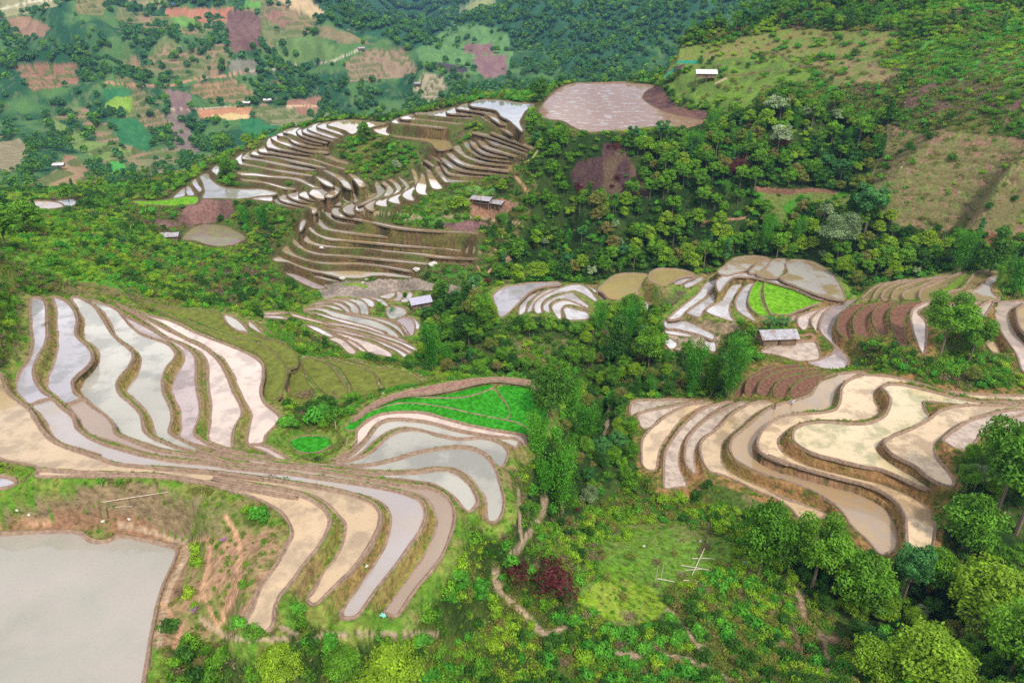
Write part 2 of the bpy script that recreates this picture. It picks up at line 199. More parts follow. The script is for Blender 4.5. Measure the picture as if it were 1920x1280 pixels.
# upper right lobe
for z, k, s in ((33.8,'dusk',"740,790 725,720 680,672 720,680 760,720 800,790 870,885 780,885"),(35.2,'dusk',"800,700 850,700 880,760 920,800 1070,820 1340,812 1330,820 1080,832 900,835 850,790 810,740"),
 (36.6,'dusk',"855,667 890,672 920,730 960,757 1100,768 1300,777 1380,782 1250,786 1080,784 930,770 880,730"),(38,'dusk',"820,592 850,583 900,632 960,672 1030,715 1150,737 1300,747 1435,767 1420,776 1250,760 1080,745 960,720 900,680 850,630"),
 (39.4,'dusk',"887,560 930,552 970,602 1040,652 1120,682 1250,702 1380,715 1445,732 1430,742 1250,720 1100,703 1000,670 920,610"),(40.8,'dusk',"957,535 1010,522 1050,580 1120,622 1200,642 1350,672 1460,685 1450,693 1300,680 1180,663 1080,630 1000,580"),
 (42.1,'dusk',"1047,505 1090,492 1130,550 1200,592 1300,622 1460,642 1450,655 1300,640 1180,613 1100,570"),(43.3,'dusk',"1102,485 1140,477 1180,530 1250,572 1350,597 1420,612 1440,622 1350,613 1220,590 1140,540"),
 (44.5,'dusk',"1162,455 1200,450 1250,510 1330,547 1440,582 1520,605 1500,613 1400,590 1280,560 1200,520"),(45.7,'dusk',"1222,435 1270,427 1310,480 1400,512 1520,557 1600,590 1590,600 1480,563 1380,533 1280,500"),
 (46.8,'dusk',"1120,410 1150,402 1250,422 1350,452 1500,502 1620,552 1615,565 1480,520 1340,472 1240,440"),(48,'dusk',"1290,400 1400,440 1550,490 1650,540 1640,550 1520,500 1380,450 1280,410"),
 (37.3,'dusk',"760,602 815,622 870,655 865,665 810,640"),(36,'dusk',"700,640 740,650 800,690 790,700 740,670"),
 (53,'mirror',"1100,165 1180,130 1350,130 1500,150 1650,165 1640,190 1580,220 1550,270 1530,320 1560,390 1540,395 1480,340 1430,300 1370,270 1330,220 1230,200 1130,185"),
 (51.5,'dusk',"985,200 1040,168 1085,160 1085,190 1200,212 1290,225 1340,270 1380,305 1430,335 1370,338 1300,295 1240,250 1180,232 1060,215"),
 (50,'dusk',"900,225 950,195 975,195 985,220 1100,240 1180,247 1240,292 1350,352 1440,392 1470,430 1430,413 1330,358 1240,308 1160,260 1050,255 920,245"),
 (48.8,'dusk',"635,240 750,235 900,215 895,240 950,262 1100,274 1130,290 1000,285 880,275 750,262 640,252"),(47.4,'dusk',"500,280 560,260 615,255 620,277 700,294 900,317 1050,332 1000,338 850,322 650,300 540,295"),
 (46,'dusk',"430,310 485,285 495,302 600,327 780,347 910,366 880,372 700,355 520,335 450,328"),(41,'khaki',"270,360 390,345 385,400 430,425 520,440 640,455 780,460 915,480 950,530 930,545 850,560 810,545 770,500 700,480 560,460 420,440 330,420 280,390"),
 (27,'dusk',"300,900 285,850 310,830 350,870 380,905 360,940 300,980 190,1020 140,1030 230,980 300,940"),(28.3,'dusk',"390,880 345,840 370,825 430,870 450,910 430,940 340,985 370,930"),
 (29.5,'dusk',"440,840 400,815 440,810 500,855 515,890 490,920 420,950 470,900"),(30.5,'dusk',"540,860 480,780 560,830 585,870 570,900 520,920 545,890"),(31.5,'dusk',"600,720 640,740 660,800 690,860 640,870 620,800")):
    P(z,k,"K "+s,.8)
# upper left lobe
for z, k, s in ((41.6,'dusk',"1345,250 1400,220 1560,208 1700,222 1850,240 1740,265 1700,280 1640,290 1560,330 1500,300 1420,275"),(40.9,'dusk',"1250,265 1310,235 1370,225 1340,250 1345,275 1430,300 1490,345 1420,325 1330,295"),
 (40,'dusk',"1170,275 1240,240 1290,235 1255,265 1260,290 1350,322 1440,367 1380,363 1280,330 1200,300"),(39.5,'dusk',"1125,300 1170,272 1180,300 1280,337 1400,377 1390,388 1250,350 1160,325"),(38.4,'dusk',"1080,305 1120,282 1130,320 1200,350 1350,387 1330,403 1200,375 1110,340"),
 (37.2,'dusk',"960,310 1010,287 1110,272 1075,310 1110,350 1200,385 1340,412 1330,420 1180,400 1080,350 1030,330"),(36,'dusk',"910,330 960,312 980,330 1060,380 1150,412 1350,437 1360,448 1200,440 1060,405 1000,360 930,345"),(34.8,'dusk',"860,360 910,342 930,370 1030,400 1070,430 1200,462 1360,482 1340,492 1200,480 1050,445 930,405"),
 (33.5,'dusk',"820,400 850,357 880,410 950,450 1100,472 1290,502 1270,512 1100,492 950,468 870,450 830,440"),(32,'dusk',"750,465 800,432 830,465 950,482 1100,512 1250,547 1350,582 1500,627 1490,635 1350,595 1240,560 1080,530 900,500 780,485"),
 (30.8,'dusk',"680,495 740,457 750,490 900,512 1050,547 1200,582 1330,612 1320,622 1200,600 1050,570 880,530 750,515"),(29.5,'dusk',"610,530 670,482 685,520 800,547 950,577 1100,602 1240,632 1220,642 1080,625 900,590 750,560 640,545"),
 (28,'dusk',"555,545 600,502 620,490 610,550 640,577 720,597 850,622 1000,642 1100,657 1220,682 1200,690 1050,672 880,645 740,615 600,590"),(26.8,'dusk',"570,657 720,662 850,682 1000,692 1120,712 1210,760 1290,790 1230,790 1150,755 1050,720 900,705 740,690 590,680"),
 (25.7,'dusk',"600,715 740,727 870,752 980,782 1070,795 1050,805 940,790 800,750 620,730"),(33.6,'dusk',"1290,502 1340,497 1430,542 1530,577 1510,585 1400,560"),(30.2,'dusk',"1280,622 1400,662 1480,702 1540,760 1550,800 1490,780 1450,730 1380,685"),
 (31.6,'dusk',"1530,672 1600,692 1650,732 1675,770 1620,780 1580,730"),(29.2,'dusk',"1240,690 1330,720 1400,770 1380,780 1320,760"),(24.4,'pale',"250,690 320,670 340,710 400,760 480,790 620,800 780,800 880,820 920,835 860,855 760,860 640,880 550,885 400,880 275,878 290,820 270,740"),
 (23.8,'white',"180,740 220,717 240,760 270,800 250,825 220,800"),(23,'white',"130,790 160,777 200,830 200,855 140,850"),(22.5,'white',"20,880 60,830 120,792 125,850 110,865"),(25.5,'white',"350,640 380,602 415,592 410,680 370,660"),
 (22.6,'ricey',"0,890 100,870 200,857 235,880 220,925 100,940 0,945 -140,935 -300,925 -320,905 -150,905"),(24,'white',"690,885 760,867 860,857 870,903 780,898"),(22.4,'dusk',"870,872 910,852 920,890 980,922 1080,942 1180,960 1100,965 980,945 880,905"),
 (23.3,'dusk',"925,872 985,842 1000,880 1080,912 1180,942 1250,962 1255,993 1215,1008 1195,960 1080,935 960,905"),(24.3,'dusk',"1000,850 1050,832 1095,827 1100,860 1170,892 1250,920 1170,915 1060,890"),(25.3,'dusk',"1095,847 1130,822 1165,822 1180,850 1250,887 1300,895 1220,895 1130,870"),
 (26.5,'dusk',"1185,832 1230,792 1380,787 1390,810 1340,850 1310,885 1260,880 1210,855"),(27.5,'dusk',"1320,860 1400,802 1400,772 1450,792 1440,830 1380,870"),(24,'dusk',"1400,930 1390,882 1420,852 1450,857 1440,890 1470,930 1430,940"),(24.8,'dusk',"1470,870 1500,842 1540,837 1530,870 1550,905 1500,915"),
 (25.4,'dusk',"1550,860 1570,832 1600,842 1610,900 1570,910"),(19,'white',"1100,1120 1120,1072 1160,1067 1150,1110 1110,1160"),(16,'mudgreen',"140,1170 220,1120 330,1105 460,1120 560,1160 640,1215 600,1250 540,1279 420,1290 330,1279 200,1240 100,1230")):
    P(z,k,"J "+s,.8)
P(54,'field',"M 200,610 250,520 350,430 470,387 620,387 830,387 1060,405 1000,450 980,500 1060,560 1200,620 1400,660 1450,680 1300,710 1080,710 900,740 700,745 560,755 450,710 380,670 250,655")
P(24.2,'pink',"X 28,385 50,378 80,377 110,380 120,388 90,393 45,396"); P(23.6,'white',"X 104,378 135,373 145,380 130,388 112,384")
# fallow grass steps between the fan and the centre terraces
for z, s in ((36.8,"A 1000,275 1150,275 1300,285 1410,300 1440,340 1480,390 1580,425 1700,470 1820,500 1900,560 1900,640 B 40,120 60,180 30,280 100,340 0,330 A 1700,840 1720,700 1840,690 1830,620 1730,520 1600,470 1450,430 1250,350 1100,310"),
 (38.6,"A 1030,300 1150,340 1300,395 1450,450 1600,480 1700,520 1790,590 1840,660 1830,740 1800,830 1730,860 1700,800 1720,700 1700,610 1650,560 1500,500 1350,440 1200,370"),
 (35,"B 90,10 180,30 230,110 260,200 300,260 240,330 160,320 120,250 140,150 110,60"),(32,"B 250,40 340,60 420,110 470,180 515,270 430,290 360,250 290,170 230,90"),
 (29,"B 400,60 520,80 620,110 690,150 705,200 720,250 640,290 570,280 540,200 480,110"),(26.5,"B 560,60 700,110 800,110 900,140 980,190 880,220 780,240 730,200 700,140")):
    P(z,'fallow',s,.9)
P(37.1,'cloudy',"A 1440,312 1500,325 1560,370 1592,420 1520,408 1462,362",.7)
P(36.0,'cloudy',"A 1600,348 1650,388 1690,432 1640,412 1600,382",.6)
P(31.2,'lav',"B 432,284 508,272 518,300 448,312",.7)
P(38.3,'rice',"B 170,575 250,552 380,560 400,598 330,638 230,640 180,612",.5)
# ------------------------------------------------------------------ shared value noise
def vnoise(x, y, seed=0):
    xi = np.floor(x).astype(np.int64); yi = np.floor(y).astype(np.int64); fx = x-xi; fy = y-yi
    fx = fx*fx*(3-2*fx); fy = fy*fy*(3-2*fy)
    def h(a, b):
        n = (a*374761393+b*668265263+seed*974711) & 0x7fffffff
        n = ((n ^ (n >> 13))*1274126177) & 0x7fffffff
        return ((n ^ (n >> 16)) & 0xffff)/65535.0
    return (h(xi, yi)*(1-fx)+h(xi+1, yi)*fx)*(1-fy)+(h(xi, yi+1)*(1-fx)+h(xi+1, yi+1)*fx)*fy
def fbm(x, y, s, oct=4, seed=0):
    v = 0; a = .5; t = 0
    for k in range(oct):
        v = v+a*vnoise(x/s, y/s, seed+k*17); t += a; a *= .55; s *= .5
    return v/t                                        # 0..1
# ------------------------------------------------------------------ ground heights: traced levels + hand-set spots
SPOT = """300,1270,45 500,1230,45 500,1275,43 620,1200,43 700,1270,38 800,1200,38 860,1100,35 960,1270,33 1100,1270,32 1200,1270,31 1450,1270,30 1700,1270,29 1900,1270,28
380,1050,48 420,1150,47 330,1130,46.5 200,960,51 330,960,51 450,960,51 100,930,51.5 480,1010,50.5 250,1010,48 20,1000,48
950,1150,31 1010,1180,31 1000,1000,24 960,930,30 900,1030,34 980,880,32 1050,950,19 1100,880,15 1180,950,18 1250,1000,22 1200,1100,25 1400,1100,25 1300,1200,29 1550,1130,24 1750,1130,22 1900,1130,25 1900,1000,30 1480,980,23 1600,1040,24 1300,950,19
1050,870,14 1050,800,12 1100,780,10 1000,700,9 900,700,9 900,620,6 850,560,6 1150,700,8 1200,640,8 1300,700,13 1350,745,19 1180,730,12 1180,800,14 1250,600,9 1400,660,17 1380,600,15 1500,610,20
930,560,8 1000,620,9 800,640,8 830,700,12 760,700,16
480,605,33 700,690,27 760,720,30 650,760,36 600,800,38 560,790,38.5 620,840,38 700,740,33
0,640,57 30,560,57 -80,700,58 -60,560,60 100,545,51 40,700,51.5 200,530,46 250,548,43.5 320,560,42 420,585,38 0,480,58 -100,480,62 0,400,48 100,400,37 200,450,36 300,500,28 400,540,17 500,575,13 550,520,8 500,430,13 400,400,17 300,430,20 300,400,20.5 50,410,24 150,400,24 50,370,24
640,545,5 700,535,5.2 800,545,5.2 880,545,6 580,560,5.8 950,520,8 1050,515,10
980,260,50 1000,300,42 1000,400,27 920,400,26 920,440,19 950,470,15 1050,470,14 1050,500,11 1100,265,52 1100,350,40 1100,450,18 1250,262,50 1250,300,46 1250,400,30 1250,480,17 1400,262,52 1400,330,44 1400,400,33 1400,460,24 1500,475,26 1600,490,27 1650,500,28 1700,450,33 1720,500,31 1800,440,36 1900,420,42 1900,500,35 1850,640,27 1750,700,25 1650,690,24 1600,640,23
1240,150,57 1180,150,54.5 1300,225,55 1322,153,@345 1290,175,@345 1350,162,@340 1400,120,@352 1450,180,@305 1420,225,@282 1500,230,@272 1250,130,@372 1350,105,@368 1450,80,@372 1450,150,@325 1550,130,@318 1600,80,@335 1600,180,@282 1700,100,@305 1700,180,@265 1780,40,@315 1850,100,@275 1850,180,@243 1919,120,@258 1919,200,@230 1919,20,@310 1650,40,@360 1550,50,@372 1500,20,@400 1400,40,@405 1330,60,@400 1300,85,@385 1640,240,@268 1550,260,@272 1780,250,@235 1700,300,@234 1640,330,@243 1900,300,@209 1550,420,@228
1250,70,@398 1180,105,@396 1120,135,@396 1060,158,@400 1040,175,@392 1000,180,@398 900,178,@415 850,190,@410 820,205,45 800,215,45 740,225,42 640,226,42.5 530,250,37 450,300,28 380,345,22.5 325,365,22 1700,0,@385 1919,-60,@370 1500,0,@410 1640,0,@395 1800,0,@352
830,170,-18 760,140,-2 790,180,-22 700,210,-22 700,90,25 600,50,50 500,30,60 850,120,0 900,130,4 900,95,14 950,130,6 980,140,6 1000,120,14 1040,120,12 960,60,32 1000,30,45 1100,60,38 1100,20,58 1200,20,62 1300,20,68 900,40,44 850,60,34 760,60,40 700,20,58 640,20,62 800,10,66 900,5,68 1000,5,70 1100,0,74 1300,0,80 1200,0,74
600,10,66 400,10,70 300,20,68 200,10,70 100,20,68 0,10,70 0,60,55 100,100,36 200,100,34 300,100,32 400,100,32 500,100,30 600,100,24 600,150,4 500,160,0 400,150,6 300,160,6 200,160,4 100,160,6 0,150,14 0,200,0 100,220,-12 200,230,-14 300,220,-16 400,210,-14 500,215,-20 560,220,-24 640,200,-22 420,240,-24 400,290,-30 300,270,-24 200,290,-22 100,290,-18 0,280,-14 0,330,-14 100,340,-14 180,330,-16 250,330,-26 330,330,-32 220,360,-24 20,360,-12 480,230,-26"""
spot = []
for t in SPOT.split():                                # px,py,height or px,py,@distance
    a, b, c = t.split(',')
    spot.append([float(a), float(b), CZ+float(pix2us(float(a), float(b))[1])*float(c[1:]) if c[0] == '@' else float(c)])
spot = np.array(spot)
sx, sy = on_plane(spot[:, 0], spot[:, 1], spot[:, 2])
W3 = [np.c_[sx, sy, spot[:, 2]]]
extra = []                                            # ground beyond what the photograph shows, x, y, z
for u in np.linspace(-1.5, 1.5, 9):
    extra += [(u*30, 30, 42+4*abs(u)), (u*45, 45, 40+3*abs(u)), (u*4200, 4200, 420), (u*3000, 3000, 260), (u*2200, 2200, 150)]
extra += [(-150, 70, 58), (-110, 50, 55), (110, 60, 32), (150, 80, 36), (230, 160, 60), (300, 200, 80), (330, 260, 104), (400, 350, 112), (-230, 130, 66), (-260, 200, 50), (-330, 300, 30), (-500, 450, 0), (-800, 700, 40), (-1100, 1000, 110),
 (-60, 480, 10), (-120, 480, -5), (-20, 620, -20), (80, 560, 0), (60, 700, -25), (-150, 560, -30), (-250, 480, -35), (150, 520, 25), (250, 560, 50), (350, 600, 60), (100, 1000, -10), (400, 1000, 30), (600, 1200, 80), (-180, 420, -10), (-40, 430, 30)]
for px, py, y0, back, dz in ((500,-25,1060,1300,-30),(560,8,1040,1280,-34),(640,52,1000,1230,-36),(720,68,960,1180,-34),(780,102,920,1130,-32),(822,140,870,1060,-26),(850,88,1240,1460,-30),(900,48,1280,1500,-34),(960,58,1270,1490,-32),(1015,98,1230,1440,-26),
                             (160,40,900,1060,-22),(300,62,880,1040,-24),(420,48,930,1090,-24),(60,140,700,830,-14),(230,150,720,850,-16),(560,140,800,930,-14)):
    u, s = pix2us(px, py); u, s = float(u), float(s); extra += [(u*y0, y0, CZ+s*y0), (u*back, back, CZ+s*back+dz)]
W3.append(np.array(extra, float))
for p in PONDS:
    z, kind, pp, bw = p
    Q = smooth(pp, True, 4); X, Y = on_plane(Q[:, 0], Q[:, 1], z); W_ = np.c_[X, Y]
    if kind == 'rice':                                # seedling beds reach right up to their low bunds
        tn = np.roll(W_, -1, 0)-np.roll(W_, 1, 0); tn /= np.linalg.norm(tn, axis=1)[:, None]+1e-9; sg = 1 if np.sum(W_[:, 0]*np.roll(W_[:, 1], -1)-np.roll(W_[:, 0], -1)*W_[:, 1]) > 0 else -1
        W_ = W_+np.c_[tn[:, 1], -tn[:, 0]]*sg*.38
    p.append(W_); st = max(1, len(pp)//7)
    X2, Y2 = on_plane(pp[::st, 0], pp[::st, 1], z); W3.append(np.c_[X2, Y2, np.full(len(X2), z)])
W3 = np.concatenate(W3)
def q2(X, Y): return np.c_[X/Y, 1.3*np.log(Y)]
A = q2(W3[:, 0], W3[:, 1])
key = np.round(A/.004).astype(int); _, ui = np.unique(key, axis=0, return_index=True); A = A[ui]; zv = W3[ui, 2]
ker = lambda d: np.sqrt(d*d+.012**2)
D = ker(np.linalg.norm(A[:, None]-A[None], axis=2)); n = len(A)
K_ = np.zeros((n+3, n+3)); K_[:n, :n] = D-np.eye(n)*.004; K_[:n, n] = 1; K_[:n, n+1:] = A; K_[n, :n] = 1; K_[n+1:, :n] = A.T
sol = np.linalg.solve(K_, np.r_[zv, 0, 0, 0])
# grid: fans out from below the camera; denser where the paddies are
NC = 1120
YR = np.concatenate([np.exp(np.linspace(math.log(34), math.log(78), 130, endpoint=False)), np.exp(np.linspace(math.log(78), math.log(400), 1010, endpoint=False)),
                     np.exp(np.linspace(math.log(400), math.log(1400), 330, endpoint=False)), np.exp(np.linspace(math.log(1400), math.log(4200), 90))])
NR = len(YR); LY = np.log(YR); UM = np.interp(LY, [math.log(34), math.log(90), math.log(170), math.log(400), math.log(4200)], [1.75, 1.3, 1.06, .95, .85])
TT = np.linspace(-1, 1, NC)
GX = UM[:, None]*TT[None]*YR[:, None]; GY = np.repeat(YR[:, None], NC, 1)
ci = np.linspace(0, NR-1, 240); cj = np.linspace(0, NC-1, 180)
cY = np.interp(ci, np.arange(NR), YR); cU = np.interp(ci, np.arange(NR), UM)
CX = (cU[:, None]*np.interp(cj, np.arange(NC), TT)[None])*cY[:, None]; CYY = np.repeat(cY[:, None], 180, 1)
B = q2(CX.ravel(), CYY.ravel()); CZg = np.empty(len(B))
for k in range(0, len(B), 4000):
    b = B[k:k+4000]; CZg[k:k+4000] = ker(np.linalg.norm(b[:, None]-A[None], axis=2)) @ sol[:n]+sol[n]+b @ sol[n+1:]
CZg = CZg.reshape(240, 180)
def bil(G, fi, fj):
    i0 = np.clip(np.floor(fi).astype(int), 0, G.shape[0]-2); j0 = np.clip(np.floor(fj).astype(int), 0, G.shape[1]-2)
    a = np.clip(fi-i0, 0, 1); b = np.clip(fj-j0, 0, 1)
    return (G[i0, j0]*(1-b)+G[i0, j0+1]*b)*(1-a)+(G[i0+1, j0]*(1-b)+G[i0+1, j0+1]*b)*a
fi = np.repeat((np.arange(NR)/(NR-1)*239)[:, None], NC, 1); fj = np.repeat((np.arange(NC)/(NC-1)*179)[None], NR, 0)
BASE = bil(CZg, fi, fj)
def gidx(X, Y):
    fi = np.interp(np.log(np.maximum(Y, 1)), LY, np.arange(NR)); um = np.interp(fi, np.arange(NR), UM)
    return fi, (X/(Y*um)+1)*.5*(NC-1)
# relief: lumps on the slopes, ridges and gullies far away
amp = np.interp(LY, [math.log(40), math.log(200), math.log(450), math.log(900), math.log(2500)], [.5, 1.2, 3.5, 11, 40])
scl = np.interp(LY, [math.log(40), math.log(200), math.log(450), math.log(900), math.log(2500)], [9, 16, 40, 90, 280])
lump = fbm(GX, GY, 12., 4, 3)-.5; big = fbm(GX, GY, 60., 4, 5)-.5; huge = .5-np.abs(fbm(GX, GY, 210., 5, 9)-.5)*2
wf = np.clip((YR-420)/300, 0, 1)[:, None]
REL = lump*1.3+big*3.2*np.clip((YR-60)/200, 0, 1)[:, None]+wf*(big*14+(huge-.35)*70*np.clip((YR-450)/480, 0, 1.6)[:, None]+(.5-np.abs(fbm(GX, GY, 75., 3, 13)-.5)*2)*9)
sw = (3.2*np.clip(GY/120, .8, 3.5))**-3*np.ones_like(BASE); sz = sw*(BASE+REL)
DN = np.full(BASE.shape, 1e3); INS = np.full(BASE.shape, -1, np.int32); ZIN = np.zeros(BASE.shape)
def inpoly(px, py, poly):
    x0 = poly[:, 0]; y0 = poly[:, 1]; x1 = np.roll(x0, -1); y1 = np.roll(y0, -1)
    c = np.zeros(px.shape, bool)
    for a, b, e, d in zip(x0, y0, x1, y1):
        if b == d: continue
        c ^= ((b > py) != (d > py)) & (px < (e-a)*(py-b)/(d-b)+a)
    return c
order = sorted(range(len(PONDS)), key=lambda k: PONDS[k][0])
for k in order:
    z, kind, pp, bw, PW = PONDS[k]
    m = np.clip(PW[:, 1].mean()/20, 5, 16)
    a, b = gidx(PW[:, 0], PW[:, 1]-m); c, d = gidx(PW[:, 0], PW[:, 1]+m)
    e, f = gidx(PW[:, 0]-m, PW[:, 1]); g, h = gidx(PW[:, 0]+m, PW[:, 1])
    i0 = max(0, int(a.min())); i1 = min(NR, int(c.max())+2); j0 = max(0, int(f.min())); j1 = min(NC, int(h.max())+2)
    if i1 <= i0 or j1 <= j0: continue
    X = GX[i0:i1, j0:j1]; Y = GY[i0:i1, j0:j1]
    d2 = np.full(X.shape, 1e9)
    Pn = PW; Pm = np.roll(PW, -1, 0)
    for (ax, ay), (bx, by) in zip(Pn, Pm):
        ex, ey = bx-ax, by-ay; l2 = ex*ex+ey*ey
        if l2 < 1e-9: continue
        t = np.clip(((X-ax)*ex+(Y-ay)*ey)/l2, 0, 1)
        d2 = np.minimum(d2, (X-ax-t*ex)**2+(Y-ay-t*ey)**2)
    d = np.sqrt(d2); ins = inpoly(X, Y, PW)
    wgt = 1/np.maximum(d-.25, .25)**3
    wgt = np.where(ins, 0, wgt)*np.clip((m-d)/2, 0, 1)
    sw[i0:i1, j0:j1] += wgt; sz[i0:i1, j0:j1] += wgt*z
    dd = np.where(ins, 0, d); DN[i0:i1, j0:j1] = np.minimum(DN[i0:i1, j0:j1], dd)
    INS[i0:i1, j0:j1] = np.where(ins, k, INS[i0:i1, j0:j1]); ZIN[i0:i1, j0:j1] = np.where(ins, z, ZIN[i0:i1, j0:j1])
GZ = sz/sw
GZ = GZ+np.where(DN > .6, (fbm(GX, GY, 2.2, 3, 21)-.5)*.5, 0)
GZ = np.where(INS >= 0, ZIN-.35, GZ)
def zat(X, Y): return bil(GZ, *gidx(np.asarray(X, float), np.asarray(Y, float)))
def raycast(px, py):                                  # pixels -> the first ground point seen there
    u, s = pix2us(px, py); best = np.full((len(u), 3), np.nan)
    for k in range(len(u)):
        if not (abs(u[k]) < 2): continue
        z = bil(GZ, np.arange(NR), (u[k]/UM+1)*.5*(NC-1))
        hit = np.nonzero((z-CZ)/YR >= s[k])[0]
        if len(hit):
            i = hit[0]; y = YR[i]; best[k] = (u[k]*y, y, z[i])
    return best
# what the camera position sees of the grid (used to lay traced patches only on the slopes they belong to)
us = np.linspace(-1.75, 1.75, 900); VIS = np.zeros((NR, 900), bool)
for k, u in enumerate(us):
    z = bil(GZ, np.arange(NR), (u/UM+1)*.5*(NC-1)); s = (z-CZ)/YR; VIS[:, k] = s >= np.maximum.accumulate(s)-.012
ju = np.clip(((GX/GY+1.75)/3.5*899).round().astype(int), 0, 899); SEEN = VIS[np.arange(NR)[:, None], ju]
PX, PY = world2pix(GX, GY, GZ)
_k = np.clip(120/GY, .35, 1); _s = 1+3*(GY > 430); jx = PX+((fbm(GX/_s, GY/_s, 9., 4, 31)-.5)*46)*_k; jy = PY+((fbm(GX/_s, GY/_s, 9., 4, 33)-.5)*34)*_k
def region(s, ymin=0, ymax=9e9):
    poly = pts(s); m = SEEN & (PX > poly[:, 0].min()-15) & (PX < poly[:, 0].max()+15) & (PY > poly[:, 1].min()-12) & (PY < poly[:, 1].max()+12) & (GY > ymin) & (GY < ymax)
    out = np.zeros(m.shape, bool); out[m] = inpoly(jx[m], jy[m], poly); return out
# ------------------------------------------------------------------ surface colours of the ground (real-world albedo, but wood floors darkened to stand for tree shade)
from mathutils.geometry import delaunay_2d_cdt
FAR = 430.0
n1 = fbm(GX, GY, 26., 4, 41); n2 = fbm(GX, GY, 5.5, 4, 43); n3 = fbm(GX, GY, 1.6, 3, 47)
COL = np.zeros(GZ.shape+(3,))
def mixc(a, b, t): return np.asarray(a)*(1-t[..., None])+np.asarray(b)*t[..., None]
sm = lambda x, a, b: np.clip((x-a)/(b-a), 0, 1)**2*(3-2*np.clip((x-a)/(b-a), 0, 1))
COL = mixc((.030, .055, .012), (.085, .115, .024), sm(n2, .35, .65)); COL = mixc(COL, (.17, .12, .06), sm(n1*.5+n3*.5, .56, .68)*.6)
farcol = mixc((.018, .07, .032), (.075, .155, .05), sm(n1, .35, .65)); farcol = mixc(farcol, (.16, .17, .08), sm(n2, .6, .75)*.5)
COL = np.where((GY > FAR)[..., None], farcol, COL)
VEG = np.full(GZ.shape, 1, np.int8)                  # 0 bare, 1 scrub, 2 forest, 3 low leafy cover, 4 far wood, 5 sparse herbs, 6 far scrub
VEG[GY > FAR] = 4
TERR = np.zeros(GZ.shape, bool); NB = np.zeros(GZ.shape, bool)
GRS = np.array((.10, .23, .035))
def paint(s, c1, c2=None, v=None, ymin=0, ymax=FAR, terr=False, t=None):
    m = region(s, ymin, ymax)
    if ymin > 300: s = s; c1 = tuple(.9*x+.1*y for x, y in zip(c1, (.14, .17, .07)))
    c2 = c2 or tuple(.7*x for x in c1)
    COL[m] = mixc(c1, c2, sm(n2[m] if t is None else t[m], .38, .62))
    if v is not None: VEG[m] = v
    if terr: TERR[m] = True
    return m
G1, G2 = (.06, .13, .02), (.11, .21, .03)
paint("T 0,500 200,470 450,515 690,600 620,700 760,800 950,900 380,800 200,780 140,740 60,660 0,640", (.075, .20, .025), (.13, .25, .035), 3)
paint("T 380,440 1000,440 1400,560 1700,640 1890,940 1500,970 1250,930 950,860 760,790 620,690 700,600", (.05, .10, .018), (.11, .10, .035), 1)
paint("T -50,640 60,660 140,740 190,850 200,1000 190,1279 -50,1279", (.07, .16, .02), (.12, .15, .03), 1)
paint("A 300,175 450,105 900,190 1300,260 1420,300 1000,275 700,222 450,182", (.13, .15, .035), (.19, .15, .06), 5)
paint("X 985,300 1000,262 1040,250 1120,255 1200,252 1300,235 1400,215 1480,190 1560,210 1665,225 1668,260 1640,330 1622,372 1500,362 1425,360 1412,415 1430,470 1330,500 1200,522 940,535 905,500 960,470 1000,430 995,395 1010,350", (.016, .036, .008), (.035, .06, .014), 2)  # wood floor: shade under the trees is put into these dark greens
paint("X 1330,505 1420,400 1560,400 1640,380 1690,430 1760,465 1830,450 1880,470 1920,450 1960,560 1880,505 1780,508 1600,540 1560,500 1400,480", (.016, .036, .008), (.035, .06, .014), 2)  # same painted-in tree shade
paint("X 780,560 900,545 960,590 1080,600 1200,565 1250,615 1330,640 1400,610 1392,745 1190,745 1195,900 1100,960 990,960 1000,870 1040,830 1060,760 1010,700 900,690 790,690", (.018, .04, .009), (.05, .075, .018), 2)  # valley wood floor, also darkened for shade below the crowns
paint("X 1380,960 1480,960 1620,1035 1760,1045 1790,870 1960,790 1960,1290 1600,1290 1560,1180 1480,1060", (.018, .04, .009), (.05, .075, .018), 2)  # shade between the trees darkened into the ground colour here too
paint("X 920,625 1080,640 1060,700 1000,690 930,660", (.15, .11, .06), (.08, .12, .03), 1)
paint("S 1030,110 1200,150 1400,150 1700,190 1960,215 1960,790 1840,822 1650,832 1360,790 1060,745 955,640 915,500 985,370 1030,230", (.21, .125, .09), (.13, .145, .05), 5, t=n2*.35+n3*.65)
paint("S 1650,820 1830,820 1850,880 1750,940 1690,890", (.20, .07, .05), None, 0)
paint("S 190,530 560,530 880,560 840,620 600,700 420,660 330,780 230,690", (.05, .17, .015), (.12, .14, .04), 5)
paint("S 190,525 720,530 720,560 330,560 200,560", (.22, .11, .08), None, 0)
paint("X 800,205 860,175 940,150 1040,160 1050,190 1000,190 900,185 830,200", (.07, .20, .02), (.10, .22, .03), 3)
paint("X 1180,130 1250,97 1350,82 1480,55 1600,58 1690,62 1640,100 1500,108 1400,108 1300,128 1230,150", (.13, .17, .04), (.17, .15, .055), 5)
paint("X 1245,165 1310,120 1400,105 1500,110 1530,150 1450,165 1400,200 1330,205 1290,195", (.12, .19, .03), (.09, .14, .03), 5)
paint("X 1520,120 1640,100 1720,130 1640,160 1560,160", (.20, .15, .08), (.12, .15, .04), 5)
paint("X 1640,120 1760,70 1930,60 1930,170 1740,150", (.06, .20, .03), (.09, .23, .04), 3)
paint("X 1700,155 1940,150 1940,200 1860,215 1700,200", (.12, .07, .06), (.07, .10, .03), 1)
paint("M 985,455 1060,400 1130,430 1190,500 1230,550 1450,600 1490,650 1400,665 1200,615 1050,560 985,505", (.14, .07, .06), (.08, .04, .05), 0)
paint("M 1090,330 1180,280 1300,240 1250,300 1130,350", (.08, .05, .06), None, 0)
